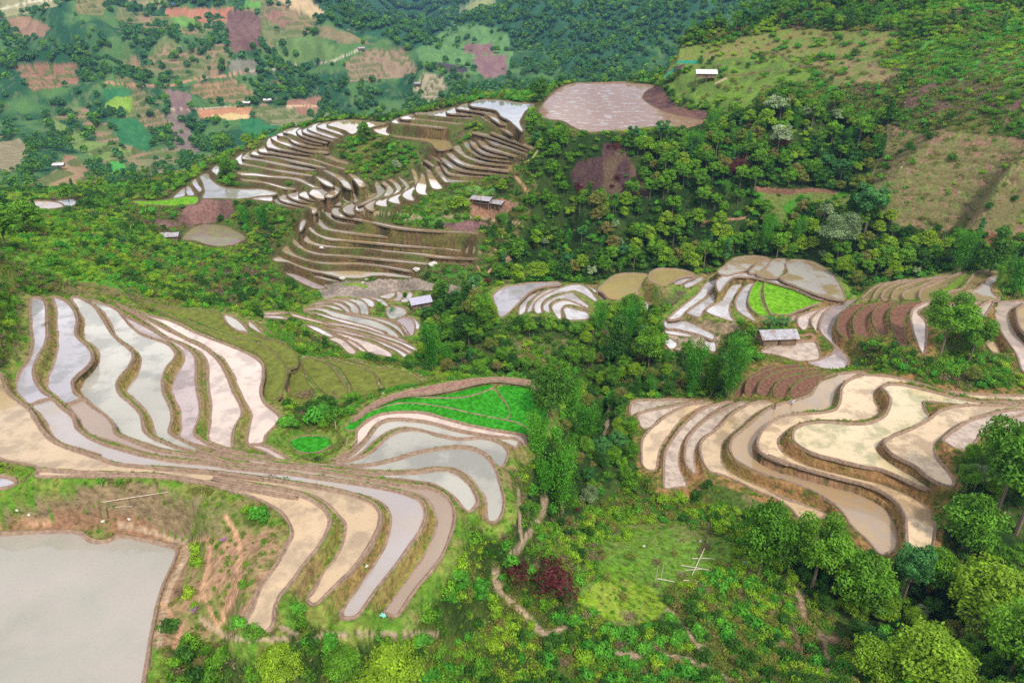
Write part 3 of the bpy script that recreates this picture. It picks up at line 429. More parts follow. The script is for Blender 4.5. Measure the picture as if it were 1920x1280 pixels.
BURNT = paint("U 560,430 620,350 780,330 790,240 940,240 960,330 1030,450 1070,590 900,560 740,580 620,540", (.065, .035, .04), (.11, .07, .05), 5)
paint("U 1600,400 1650,360 1700,400 1690,470 1620,460", (.04, .012, .035), None, 0)
paint("K 380,330 520,350 900,390 1080,400 1100,430 930,480 640,455 430,420 385,400", (.12, .07, .05), (.08, .11, .03), 5)
paint("K 250,430 420,440 700,485 800,560 700,640 560,720 420,800 330,810 100,640 0,560 0,440 160,320", (.045, .095, .016), (.12, .12, .035), 1)
paint("K 720,650 900,560 1000,540 1450,690 1460,780 1000,840 760,880 640,870 340,830 560,720", (.13, .10, .05), (.10, .13, .03), 5)
paint("L 660,320 900,300 1300,345 1540,370 1500,412 1200,412 900,385 700,355", (.06, .18, .02), (.09, .16, .03), 3)
paint("L 760,420 1000,440 1450,480 1560,540 1400,582 1200,560 900,500", (.06, .18, .02), (.10, .15, .03), 3)
paint("L 900,240 1300,180 1560,200 1540,340 1200,340 900,300", (.07, .15, .02), (.12, .14, .04), 3)
paint("L 1240,715 1400,680 1640,780 1640,840 1300,850 1120,770", (.05, .14, .02), (.10, .16, .03), 1)
paint("K 1090,960 1170,975 1400,960 1530,1020 1440,1070 1300,1130 1200,1150 1110,1090", (.30, .16, .11), (.22, .12, .10), 0)
paint("K 780,1205 1100,1150 1250,1180 1260,1250 1100,1262 850,1240", (.19, .10, .11), (.13, .07, .08), 0)
paint("K 990,880 1150,850 1320,870 1300,930 1160,920 1010,940", (.03, .14, .04), (.10, .20, .05), 3)
paint("L 430,870 560,830 1100,815 1250,850 1560,880 1530,945 1420,970 1230,900 900,925 700,945 450,955 360,900", (.27, .21, .20), (.19, .15, .14), 0)
paint("L 560,850 740,840 760,860 600,872", (.16, .25, .03), None, 0)
paint("T 1160,330 1290,250 1500,258 1515,360 1400,395 1220,425 1150,400", (.20, .105, .10), (.13, .07, .07), 0)
paint("T 960,380 1150,400 1180,440 1040,450", (.17, .10, .09), None, 0)
paint("L 60,770 140,800 360,930 360,960 200,900 60,860", (.10, .25, .03), None, 3)
paint("M 700,310 900,290 1080,390 860,378", G2, None, 1)
paint("C 100,250 400,225 900,230 1200,270 1500,380 1540,500 1400,560 1200,572 1000,520 750,398 400,395 300,440 -60,462 -60,290", (.20, .14, .09), (.12, .14, .04), 5, t=n2*.6+n3*.4)
paint("C -60,262 100,250 300,180 500,205 480,290 300,300 100,420 -60,450", (.08, .18, .02), (.15, .15, .05), 5, t=n2*.5+n3*.5)
paint("C -60,462 300,445 500,400 760,405 950,480 1150,590 1150,650 900,590 760,570 700,600 600,600 520,550 200,545 -60,558", (.24, .13, .085), (.10, .13, .03), 5)
paint("C 1150,600 1230,620 1110,950 1060,1279 955,1279 990,1100 1050,880", (.30, .19, .13), (.22, .13, .09), 0)
paint("C 1230,620 1500,500 1850,550 1860,640 1600,1000 1560,1150 1450,1230 1300,1279 1050,1279 1110,950", (.30, .175, .12), (.13, .15, .04), 5, t=n2*.6+n3*.4)
paint("P 450,700 600,600 500,540 640,330 760,255 1020,255 1250,340 1420,420 1300,640 1000,690 1000,870 900,960 700,950 480,820", (.11, .20, .03), (.15, .17, .05), 5)
paint("P 560,640 700,620 900,680 1000,800 880,930 620,900 450,790", (.16, .25, .02), (.20, .26, .035), 5, t=n3)
paint("P 520,560 640,520 800,560 780,620 600,640", (.11, .22, .02), None, 5)
paint("P 1000,700 1200,620 1420,560 1800,700 1900,1100 1500,1200 1150,1050 900,960 1000,880", (.19, .13, .08), (.09, .13, .03), 1, t=n2*.5+n3*.5)
paint("E 560,720 700,720 1000,870 1150,1000 1000,1010 820,940 600,880", (.16, .12, .07), (.07, .11, .025), 5)
paint("H 1030,320 1100,300 1260,330 1400,350 1290,430 1200,460 1080,400 1030,380", (.10, .06, .05), (.07, .10, .03), 5)
paint("H 1290,540 1640,560 1700,590 1580,640 1400,600", (.24, .17, .12), (.13, .12, .05), 0)
paint("H 1180,590 1560,640 1530,760 1280,760 1150,680", (.34, .25, .20), None, 0)
paint("G 680,450 730,560 800,620 860,680 800,740 740,680 690,600", (.20, .12, .08), (.08, .11, .03), 5)
paint("G 660,190 740,220 830,300 870,340 790,345 730,240", (.08, .22, .02), None, 3)
paint("J -20,890 230,860 1000,850 1200,960 1230,1000 1000,930 560,890 280,885 230,940 -330,960", (.07, .14, .025), None, 1)
f1 = dict(ymin=FAR-60, ymax=9e9)
paint("X 520,-40 560,0 640,55 720,70 800,105 850,130 900,60 1000,70 1060,140 1150,110 1300,60 1420,0 1420,-40", (.018, .075, .045), (.03, .10, .055), 7, **f1)
for s, c, v, te in (("N -20,-40 -20,150 200,110 400,60 560,-40",(.30,.27,.15),0,0),("N 20,150 200,130 380,200 330,270 150,270 20,200",(.30,.17,.12),0,0),("N 560,-40 560,110 760,120 820,20 760,-40",(.25,.20,.10),0,1),
 ("N 1260,70 1750,70 1720,160 1430,150 1260,120",(.42,.17,.12),0,0),("N 1700,95 1920,85 1980,150 1950,350 1750,400 1690,330",(.17,.085,.09),0,0),("O 50,10 170,10 160,50 60,50",(.12,.30,.06),0,0),("N 940,-20 1260,10 1240,60 1000,50",(.38,.30,.18),0,0),
 ("O 190,60 290,60 400,150 300,160 200,110",(.27,.14,.12),0,1),("O 240,-30 440,-30 600,100 580,130 400,60",(.52,.36,.24),0,0),("O 490,170 620,175 900,285 700,275 560,240",(.22,.17,.10),0,0),
 ("O 280,270 500,220 640,300 700,370 480,410 330,425 260,340",(.13,.21,.07),6,0),("O 690,400 780,350 900,310 1060,310 1110,350 1190,470 1040,500 860,532 740,530 720,450",(.29,.19,.145),0,1),
 ("O 0,560 60,570 170,650 60,670 -30,660",(.30,.18,.12),0,1),("N 1420,620 1750,590 1920,700 1700,760 1530,750 1420,680",(.32,.18,.12),0,1),("N 100,500 300,478 600,480 590,620 250,690 180,620",(.30,.15,.11),0,1),
 ("O 1220,475 1330,490 1390,570 1240,670 1150,580",(.38,.30,.23),0,1),("O 1160,330 1380,170 1560,155 1760,210 1790,350 1750,480 1500,480 1200,420",(.11,.22,.08),6,0),
 ("O 1480,280 1660,275 1670,340 1560,350 1480,340",(.22,.115,.13),0,0),("O 1550,350 1755,350 1755,475 1600,505 1540,450",(.22,.115,.14),0,0),("O 1290,405 1500,440 1500,472 1400,470 1290,440",(.06,.035,.07),0,0),
 ("O 1430,70 1550,0 1680,-20 1700,40 1550,80 1430,112",(.26,.27,.12),0,0),("J 230,120 560,80 700,90 660,190 480,205 330,180 250,190",(.46,.21,.13),0,0),("J 340,170 520,148 680,175 665,203 480,207",(.58,.42,.22),0,0),
 ("J 700,90 1000,90 1230,170 1260,240 1000,275 830,235 680,180",(.22,.20,.11),0,1),("J 1000,30 1300,10 1280,150 1150,150 1000,80",(.31,.155,.12),0,0),("J 600,210 800,190 830,240 985,262 960,310 740,390 620,300",(.02,.14,.06),0,0),
 ("N 770,655 970,655 970,720 830,770 770,720",(.03,.15,.06),0,0),("N 800,890 1030,890 1170,1070 1100,1145 900,1060",(.03,.15,.06),0,0),("N 1240,650 1420,690 1450,820 1310,1000 1250,900 1290,800",(.21,.13,.14),0,0),
 ("N 1260,820 1340,830 1500,1140 1380,1170 1260,1000",(.21,.15,.15),6,0),("N -30,1070 150,1035 235,1150 180,1275 -30,1285",(.26,.21,.14),0,0),("N 650,1100 820,1080 870,1180 730,1215",(.30,.16,.12),0,1),("N 480,1165 560,1170 700,1285 480,1285",(.30,.16,.12),0,1),
 ("T 235,130 380,50 420,0 560,60 600,90 500,170 500,260 240,235",(.31,.20,.13),0,1),("T 500,170 610,88 720,165 735,265 500,262",(.33,.17,.13),0,1),("T 700,5 765,5 815,60 800,92 730,90",(.07,.32,.06),0,0),
 ("N 780,800 860,735 990,735 1005,835 850,832",(.20,.32,.05),6,0),("N 400,900 640,1040 800,1060 1000,1140 760,1200 560,1120 420,1000",(.17,.24,.07),6,0),("T 940,120 1160,60 1200,180 1050,210 940,190",(.28,.17,.12),6,0),
 ("N 1260,130 1450,130 1480,200 1300,210",(.13,.27,.06),0,0),("N 1700,450 1920,440 1920,560 1750,560",(.20,.18,.16),6,0)):
    paint(s, c, tuple(.8*x for x in c), v, terr=bool(te), **f1)
def track(s, wd, c, v=0, ymin=0, ymax=FAR):
    q = smooth(pts(s), False, 4)
    m = SEEN & (PX > q[:, 0].min()-wd) & (PX < q[:, 0].max()+wd) & (PY > q[:, 1].min()-wd) & (PY < q[:, 1].max()+wd) & (GY > ymin) & (GY < ymax) & (INS < 0)
    x = PX[m]+(n3[m]-.5)*wd*.9; y = PY[m]+(n3[m]-.5)*wd*.6; d = np.full(x.shape, 1e9)
    for (ax, ay), (bx, by) in zip(q[:-1], q[1:]):
        ex, ey = bx-ax, by-ay; t = np.clip(((x-ax)*ex+(y-ay)*ey)/(ex*ex+ey*ey+1e-9), 0, 1)
        d = np.minimum(d, np.hypot(x-ax-t*ex, (y-ay-t*ey)*1.3))
    k = sm(d, wd, wd*.55); COL[m] = mixc(COL[m], c, k); vv = VEG[m]; vv[d < wd] = v; VEG[m] = vv
RED = (.40, .22, .15); DUN = (.34, .24, .18)
for s, wd, c in (("C 1450,440 1520,550 1545,700 1520,900 1450,1040 1430,1130",6,RED),("C -60,505 250,480 330,500",4,RED),("C 780,500 900,520 1150,600 1220,625 1160,760 1090,900 1040,1100 1020,1279",7,DUN),("C 1220,625 1340,590 1330,800 1300,900 1360,1050 1420,1200",5,RED),
 ("C 1040,1000 1150,1150 1120,1279",7,RED),("C 1300,1100 1440,1200 1600,1225 1850,1225",7,DUN),("V 300,330 480,400 600,370 900,370 1300,370",6,DUN),("P 0,480 100,360 200,210 210,120",8,DUN),("P -100,560 -95,680 40,820 200,980 330,950",9,DUN),("P 40,60 50,200 60,380",4,DUN),
 ("P 640,1110 850,1130 1000,1130 1200,1180 1400,1290",9,DUN),("P 1000,830 1100,930 1250,1130",6,DUN),("Q 300,640 440,700 500,800 520,900 640,1040 650,1290",7,(.30,.19,.14)),("Q 600,1010 720,1020",8,(.30,.19,.14)),("H 830,1060 820,1200 800,1279",4,DUN),
 ("K 1440,700 1500,790 1560,860 1620,950",3,RED),("L 600,290 900,318 1200,345 1540,350 1900,395",2.2,DUN),("L 1700,580 1750,620 1830,660 1700,720 1640,780 1580,720",2.5,RED),("L 1500,600 1560,600 1840,665",2,DUN),("K 1460,690 1620,640 1680,560",2.5,(.25,.23,.08)),
 ("M 850,350 870,300",3,RED),("M 480,375 840,380 860,370",3,(.25,.13,.10)),("M 1530,385 1600,350",3,DUN),("M 1290,720 1660,620",2,RED),("K 280,1279 560,1150 1000,1120 1250,1150 1500,1180",2,DUN),("U 1430,740 1700,715",3,RED),
 ("J 1250,1010 1500,935 1650,885 1800,845 1920,795",2.5,(.25,.20,.12)),("S 1000,360 1300,410 1600,440 1920,500",3,(.28,.20,.13)),("L 340,345 440,300 480,285 600,240 800,180 960,130 1100,80",2.5,(.27,.21,.13)),
 ("G 540,610 460,620 380,640",3,RED),("G 440,590 560,570 560,610 470,615",5,(.30,.15,.11)),("B 600,60 720,150 715,220 745,262",3.5,(.40,.35,.26)),("B 240,30 430,110 490,180 520,260",3.5,(.30,.30,.24))):
    track(s, wd, c)
for s, wd, c in (("O 0,475 130,455 330,440 520,410 640,390 780,330 820,315",2.6,(.42,.34,.29)),("N 770,620 1100,640 1300,640 1480,590 1700,570 1850,535",3,(.42,.20,.15)),("N 0,75 200,22 400,0",3,(.55,.48,.40)),("J 0,110 230,110 560,90",2,(.4,.3,.25)),("J 1000,85 1280,85",2.4,(.55,.36,.25))):
    track(s, wd, c, ymin=FAR-60, ymax=9e9)
tf = (GY > FAR+40) & (GY < 1250) & (VEG == 4) & (fbm(GX, GY, 150., 4, 71) > .56) & (PX < 900); COL[tf] = mixc((.27, .17, .12), (.16, .17, .08), sm(n1, .4, .6))[tf]; TERR |= tf; VEG[tf] = 6
q = np.where(GY > FAR, np.interp(GY, [430, 900], [3.0, 5.5]), 2.6); fr = GZ/q-np.floor(GZ/q); step = q*(np.floor(GZ/q)+np.clip((fr-.72)/.28, 0, 1)); GZ = np.where(TERR, step, GZ)
COL[TERR] = mixc(COL[TERR], (.09, .12, .04), sm(fr[TERR], .58, .70)*.9)
VEG[(VEG == 1) & (PX > 1330) & (PY < 235) & (PY > 70) & (GY < FAR)] = 3
# slopes between paddies: turf above, bare earth at the foot
NEARK = np.full(GZ.shape, -1, np.int32)
gz = np.gradient(GZ, axis=0)/np.gradient(GY, axis=0); gx = np.gradient(GZ, axis=1)/np.gradient(GX, axis=1); SL = np.hypot(gz, gx)
band = (INS < 0) & (DN < np.clip(GY/45, 2.0, 4.5)) & (GY < FAR)
rz = (GY < 175)
foot = sm(DN, 1.2, .3)*sm(SL, .3, .9)
bank = mixc((.085, .175, .02), (.17, .19, .045), sm(n3, .35, .65)); bank = mixc(bank, (.22, .15, .085), sm(n2, .5, .68)*.7)
bankfar = mixc((.075, .052, .026), (.075, .095, .025), sm(n2, .4, .62))
bank = np.where(((GX > 15) & (GY < 180))[..., None], mixc((.10, .11, .025), (.26, .14, .065), sm(n3*.6+n2*.4, .42, .58)), bank)
bk = np.where((GY > 235)[..., None], bankfar, bank); bk = mixc(bk, (.27, .145, .07), foot*np.where(GY > 235, .3, .75))
NB |= (PX < 560) & (PY > 885) & (COL[..., 0] > COL[..., 1]*.93)
keep = band & ~NB & ~np.isin(VEG, [0]) & ~((VEG == 2) & (DN > 1.2))
k = np.where(keep, sm(DN, 4.5, 1.8), 0); COL = mixc(COL, bk, k); COL[INS >= 0] = (mixc((.25, .145, .08), (.11, .10, .035), sm(n3, .4, .6))*np.where(GY > 235, .5, 1)[..., None])[INS >= 0]
VEG[keep & (DN < 2.5)] = 5; VEG[(INS >= 0) | (DN < .9)] = 0
COL[(INS < 0)] *= np.array((1.1, 1.14, 1.0))
# ------------------------------------------------------------------ materials
def mat(name, base=(.5, .5, .5), rough=.8, spec=.3, **kw):
    m = bpy.data.materials.new(name); m.use_nodes = True; b = m.node_tree.nodes['Principled BSDF']
    b.inputs['Base Color'].default_value = (*base, 1); b.inputs['Roughness'].default_value = rough; b.inputs['Specular IOR Level'].default_value = spec
    return m
def noisy(m, scale, lo, hi, detail=5, bump=0, bscale=None, dist=.1, attr=None, stretch=None, rough=None):
    t = m.node_tree; b = t.nodes['Principled BSDF']; N = t.nodes.new; Lk = t.links.new
    tc = N('ShaderNodeTexCoord'); src = tc.outputs['Object']
    if stretch:
        mpn = N('ShaderNodeMapping'); mpn.inputs['Scale'].default_value = stretch; Lk(src, mpn.inputs[0]); src = mpn.outputs[0]
    a = N('ShaderNodeTexNoise'); a.inputs['Scale'].default_value = scale; a.inputs['Detail'].default_value = detail; a.inputs['Roughness'].default_value = .65; Lk(src, a.inputs['Vector'])
    r = N('ShaderNodeMapRange'); r.inputs[1].default_value = .3; r.inputs[2].default_value = .7; r.inputs[3].default_value = lo; r.inputs[4].default_value = hi; Lk(a.outputs[0], r.inputs[0])
    v = N('ShaderNodeVectorMath'); v.operation = 'SCALE'
    if attr:
        at = N('ShaderNodeAttribute'); at.attribute_name = attr; Lk(at.outputs['Color'], v.inputs[0])
    else: v.inputs[0].default_value = tuple(b.inputs['Base Color'].default_value)[:3]
    Lk(r.outputs[0], v.inputs['Scale']); Lk(v.outputs[0], b.inputs['Base Color'])
    if bump:
        bn = N('ShaderNodeTexNoise'); bn.inputs['Scale'].default_value = bscale or scale; bn.inputs['Detail'].default_value = 4; Lk(src, bn.inputs['Vector'])
        bb = N('ShaderNodeBump'); bb.inputs['Strength'].default_value = bump; bb.inputs['Distance'].default_value = dist; Lk(bn.outputs[0], bb.inputs['Height']); Lk(bb.outputs[0], b.inputs['Normal'])
    return m
GM = noisy(mat('ground_earth', rough=.95, spec=.1), 1.1, .55, 1.5, 8, .9, 1.6, .5, attr='tint')
def grid_mesh(name, r0, r1):
    nr = r1-r0; me = bpy.data.meshes.new(name); idx = np.arange(nr*NC).reshape(nr, NC)
    qd = np.stack([idx[:-1, :-1], idx[:-1, 1:], idx[1:, 1:], idx[1:, :-1]], -1).reshape(-1, 4)
    me.vertices.add(nr*NC); me.vertices.foreach_set('co', np.stack([GX, GY, GZ], -1)[r0:r1].astype(np.float32).ravel())
    me.loops.add(len(qd)*4); me.loops.foreach_set('vertex_index', qd.ravel().astype(np.int32)); me.polygons.add(len(qd)); me.polygons.foreach_set('loop_start', np.arange(0, len(qd)*4, 4, dtype=np.int32))
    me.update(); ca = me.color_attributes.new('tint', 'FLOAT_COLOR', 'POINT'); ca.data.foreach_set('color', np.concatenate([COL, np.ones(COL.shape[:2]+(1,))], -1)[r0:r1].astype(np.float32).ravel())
    me.materials.append(GM); o = bpy.data.objects.new(name, me); scene.collection.objects.link(o); o['kind'] = 'structure'; return o
rs = int(np.searchsorted(YR, FAR))
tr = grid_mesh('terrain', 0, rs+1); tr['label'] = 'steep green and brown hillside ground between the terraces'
fh = grid_mesh('hills', rs, NR); fh['label'] = 'far patchwork hills across the valley'
# water and mud of the paddies
def water(name, col, rough, patch=None, pr=.5, scale=.22, clod=0, thr=(.45, .6)):
    sat = lambda c, g: tuple(max(.01, (sum(c)/3+(x-sum(c)/3)*1.14)*g) for x in c)
    patch = sat(patch or tuple(.72*x for x in col), .82); col = sat(col, .97)
    m = mat('water_'+name, col, rough, .5); t = m.node_tree; b = t.nodes['Principled BSDF']; N = t.nodes.new; Lk = t.links.new
    b.inputs['IOR'].default_value = 1.36; b.inputs['Coat Weight'].default_value = 1 if rough < .2 else .5; b.inputs['Coat IOR'].default_value = 1.42; b.inputs['Coat Roughness'].default_value = .03
    tc = N('ShaderNodeTexCoord'); gm = tc.outputs['Object']
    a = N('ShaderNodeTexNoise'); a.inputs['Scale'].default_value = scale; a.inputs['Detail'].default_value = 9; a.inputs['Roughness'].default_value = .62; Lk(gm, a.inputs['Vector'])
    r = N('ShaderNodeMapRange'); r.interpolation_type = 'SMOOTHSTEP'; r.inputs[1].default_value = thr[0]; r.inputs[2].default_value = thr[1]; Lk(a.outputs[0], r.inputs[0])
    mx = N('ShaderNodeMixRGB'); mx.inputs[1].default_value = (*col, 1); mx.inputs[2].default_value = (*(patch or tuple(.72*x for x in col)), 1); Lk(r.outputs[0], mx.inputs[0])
    f = N('ShaderNodeTexNoise'); f.inputs['Scale'].default_value = 2.3; f.inputs['Detail'].default_value = 6; f.inputs['Roughness'].default_value = .7; Lk(gm, f.inputs['Vector'])
    fr = N('ShaderNodeMapRange'); fr.inputs[1].default_value = .57; fr.inputs[2].default_value = .68; fr.inputs[3].default_value = 1; fr.inputs[4].default_value = 1-.5*min(1, clod+.15); Lk(f.outputs[0], fr.inputs[0])
    vv = N('ShaderNodeVectorMath'); vv.operation = 'SCALE'; Lk(mx.outputs[0], vv.inputs[0]); Lk(fr.outputs[0], vv.inputs['Scale']); oi = N('ShaderNodeObjectInfo'); om = N('ShaderNodeMapRange'); om.inputs[3].default_value = .80; om.inputs[4].default_value = 1.02; Lk(oi.outputs['Random'], om.inputs[0]); v2 = N('ShaderNodeVectorMath'); v2.operation = 'SCALE'
    Lk(vv.outputs[0], v2.inputs[0]); Lk(om.outputs[0], v2.inputs['Scale']); Lk(v2.outputs[0], b.inputs['Base Color'])
    rr = N('ShaderNodeMapRange'); rr.inputs[3].default_value = rough; rr.inputs[4].default_value = pr; Lk(r.outputs[0], rr.inputs[0]); Lk(rr.outputs[0], b.inputs['Roughness'])
    bb = N('ShaderNodeBump'); bb.inputs['Strength'].default_value = .02+.45*clod; bb.inputs['Distance'].default_value = .01+.09*clod
    Lk(f.outputs[0], bb.inputs['Height']); Lk(bb.outputs[0], b.inputs['Normal']); return m
WM = dict(tan=water('tan', (.58, .43, .275), .12, (.47, .35, .23), clod=.45), tan2=water('buff', (.60, .45, .285), .15, (.44, .32, .20), clod=.9), tan3=water('ochre', (.42, .30, .18), .15, (.46, .36, .27)),
 tan4=water('straw', (.58, .47, .30), .12, (.42, .38, .22), clod=.7), mud2=water('clods', (.52, .42, .34), .3, (.42, .33, .27), clod=1, scale=.5), grey=water('grey', (.37, .33, .32), .06, (.44, .38, .33)),
 brown=water('brown', (.36, .27, .21), .1, (.40, .31, .24)), pale=water('pale', (.46, .44, .385), .05, (.38, .37, .33), scale=.12, clod=.15), lav=water('lilac', (.46, .43, .46), .04, (.40, .385, .40), clod=.1),
 pink=water('rose', (.60, .485, .415), .10, (.50, .405, .36), clod=.4), mud=water('silt', (.47, .39, .38), .2, (.38, .31, .30), clod=.6), cloudy=water('cloudy', (.38, .36, .31), .04, (.50, .45, .40), clod=.06, scale=.16, thr=(.38, .62)),
 mudlav=water('slate', (.43, .35, .35), .1, (.36, .29, .29)), shine=water('shine', (.36, .27, .16), .10, (.58, .54, .50), .04, scale=.11, thr=(.44, .56)), olive=water('olive', (.24, .19, .09), .1, (.30, .23, .12), .3),  # shine: whitish patches paint in reflected sky
 white=water('white', (.60, .58, .59), .04, (.52, .48, .47), .15), dusk=water('dusk', (.44, .33, .20), .03, (.62, .57, .52), .03, scale=.06, thr=(.44, .52)), khaki=water('khaki', (.36, .28, .13), .08, (.40, .32, .17), .2),  # dusk: colour lightened, pale patches standing for sky reflections
 mirror=water('mirror', (.45, .45, .46), .03, (.42, .40, .38), .1), field=water('field', (.25, .135, .085), .45, (.50, .42, .38), .12, scale=.22, clod=1, thr=(.52, .64)), mudgreen=water('mossy', (.24, .23, .11), .5, (.28, .20, .17), clod=.5))
WM['rice'] = noisy(mat('rice_green', (.035, .30, .012), .75, .2), 1.6, .62, 1.25, 6, .6, 4, .1)
WM['ricey'] = noisy(mat('rice_lime', (.17, .40, .012), .75, .2), 1.2, .75, 1.15, 5, .5, 3, .1)
WM['soil'] = noisy(mat('tilled_soil', (.30, .17, .13), .9, .1), 1.2, .55, 1.35, 8, 1, 2, .3)
WM['plough'] = noisy(mat('ploughed_soil', (.17, .085, .055), .95, .1), 1.4, .5, 1.6, 8, 1, 2, .4)
WM['grass'] = noisy(mat('field_grass', (.12, .20, .02), .9, .1), 1, .6, 1.3, 6, .5, 2, .2)
WM['fallow'] = noisy(mat('fallow_grass', (.145, .165, .03), .9, .1), .7, .6, 1.35, 9, .7, 2.5, .3)
BM = {'near': noisy(mat('bund_mud', (.30, .205, .145), .85, .2), 1.6, .55, 1.25, 7, .8, 3, .15), 'turf': noisy(mat('bund_turf', (.17, .15, .06), .9, .1), 1.2, .6, 1.3, 7, .8, 3, .2),
      'far': noisy(mat('bund_clay', (.19, .135, .075), .85, .2), 1.0, .6, 1.25, 6, .6, 2, .15)}
FIELD = {'rice': 'rice_field', 'ricey': 'rice_field', 'soil': 'tilled_field', 'plough': 'tilled_field', 'grass': 'grass_field', 'fallow': 'grass_field', 'field': 'paddy_water'}
def raw_mesh(name, V, F, m, tint=None):
    me = bpy.data.meshes.new(name); me.from_pydata(V, [], F); me.materials.append(m); return me
for z, kind, pp, bw, PW in PONDS:
    r = delaunay_2d_cdt([Vector(q_) for q_ in PW], [], [list(range(len(PW)))], 1, 1e-5)
    top = z+(.12 if kind in ('rice', 'ricey', 'fallow', 'grass', 'plough', 'soil') else 0)
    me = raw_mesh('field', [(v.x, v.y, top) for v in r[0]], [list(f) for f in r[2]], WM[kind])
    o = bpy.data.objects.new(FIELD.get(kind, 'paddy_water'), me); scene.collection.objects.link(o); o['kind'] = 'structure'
    Q = PW; area = .5*np.sum(Q[:, 0]*np.roll(Q[:, 1], -1)-np.roll(Q[:, 0], -1)*Q[:, 1]); s = 1 if area > 0 else -1
    tn = np.roll(Q, -1, 0)-np.roll(Q, 1, 0); tn /= np.linalg.norm(tn, axis=1)[:, None]+1e-9
    nn = np.c_[tn[:, 1], -tn[:, 0]]*s; dist = np.hypot(Q[:, 0], Q[:, 1]); k = bw*np.interp(dist, [90, 200, 330], [.42, .50, .52])*(.55 if kind == 'rice' else 1)
    out = zat(Q[:, 0]+nn[:, 0]*2.0*k, Q[:, 1]+nn[:, 1]*2.0*k); h = np.clip(1-(out-z-.25)/.6, 0, 1)      # the bund only rises where the ground falls away outside
    h = (h+np.roll(h, 1)+np.roll(h, -1))/3*(.6+.8*fbm(Q[:, 0]*7, Q[:, 1]*7, 9., 2, 5))
    prof = [(-1.5, -.10, 0), (-.7, -.02, 0), (-.28, .01, .02), (-.10, .03, .10), (.08, .03, .30), (.34, .02, .34), (.56, -.08, .22), (.85, -.75, 0)]
    wob = 1+1.0*(fbm(Q[:, 0], Q[:, 1], 1.7, 3, 77)-.5)
    V = []; m_ = len(Q)
    for (u_, b_, a_) in prof:
        if u_ == -.7: b_ = .10*(fbm(Q[:, 0], Q[:, 1], 2.6, 3, 15)-.52)
        w_ = (k*wob if u_ > 0 else k)*u_; V += [(x, y, zz) for x, y, zz in zip(Q[:, 0]+nn[:, 0]*w_, Q[:, 1]+nn[:, 1]*w_, z+b_*np.minimum(k, 1)+a_*h*1.05)]
    F = [(i*m_+j, i*m_+(j+1) % m_, (i+1)*m_+(j+1) % m_, (i+1)*m_+j) for i in range(len(prof)-1) for j in range(m_)]
    me = raw_mesh('bund', V, F, BM['turf' if kind in ('fallow', 'grass', 'plough') else 'near' if dist.mean() < 235 else 'far'])
    for pl in me.polygons: pl.use_smooth = True
    c_ = bpy.data.objects.new('bund', me); scene.collection.objects.link(c_); c_.parent = o

DR = []
def drape(s, wd, m, hgt=.3, label=None):              # a low earth ridge following the slope
    q = smooth(pts(s), False, 5); r = raycast(q[:, 0], q[:, 1]); r = r[~np.isnan(r[:, 0])]
    ok = np.r_[True, np.hypot(np.diff(r[:, 0]), np.diff(r[:, 1])) < 14]; r = r[ok]
    if len(r) < 4: return
    DR.append(r); r[:, 2] = zat(r[:, 0], r[:, 1]); tn = np.gradient(r[:, :2], axis=0); tn /= np.linalg.norm(tn, axis=1)[:, None]+1e-9; nn = np.c_[tn[:, 1], -tn[:, 0]]; V = []; m_ = len(r); w0 = wd*(.7+.7*fbm(r[:, 0], r[:, 1], 4., 2, 3))
    for u_, a_ in ((-1, -.3), (-.5, .7), (0, 1), (.5, .7), (1, -.3)):
        X_ = r[:, 0]+nn[:, 0]*w0*u_; Y_ = r[:, 1]+nn[:, 1]*w0*u_; V += list(zip(X_, Y_, zat(X_, Y_)+hgt*a_))
    F = [(i*m_+j, i*m_+j+1, (i+1)*m_+j+1, (i+1)*m_+j) for i in range(4) for j in range(m_-1)]
    me = raw_mesh('bund', V, F, m); o = bpy.data.objects.new('bund', me); scene.collection.objects.link(o); o['kind'] = 'structure'
for s in ("I 0,650 200,700 450,790 560,850 650,940 740,1080 750,1190","I 0,700 100,720 200,830 260,920 220,1100","I 0,540 150,650 400,740 600,830 800,870 1000,960 990,1060 1040,1120","I 0,500 120,560 300,690 420,740","I 230,760 330,820 380,900 420,1010","I 60,520 250,600 400,700 560,780 640,810",
 "A 400,120 520,160 800,190 1100,270 1300,300","A 440,105 600,130 800,170 1000,225 1300,260","A 330,160 500,175 700,220 850,255 1000,270","I 620,830 900,865 1200,890 1350,1000","T 420,800 520,850 760,870 960,920 1150,950","B 640,0 720,60 800,120 860,190"):
    drape(s, .45, BM['turf'], .3)
for s in ("S 1000,360 1200,395 1400,425 1600,445 1920,500","S 960,540 1150,520 1350,470 1500,450","S 950,600 1200,560 1450,600 1700,640 1920,660","S 1060,220 1250,260 1500,270 1900,300","S 1000,430 1200,460 1500,520 1800,560 1920,570","S 1020,290 1300,330 1600,350 1920,390","S 960,650 1200,640 1500,690 1800,720","S 1050,700 1300,720 1600,760 1850,780","R 0,490 150,480 320,450","R 330,330 420,400 520,430 640,460","R 1000,180 900,200 700,230 500,260","R 0,230 200,200 400,180"):
    drape(s, .7, BM['turf'], .45)
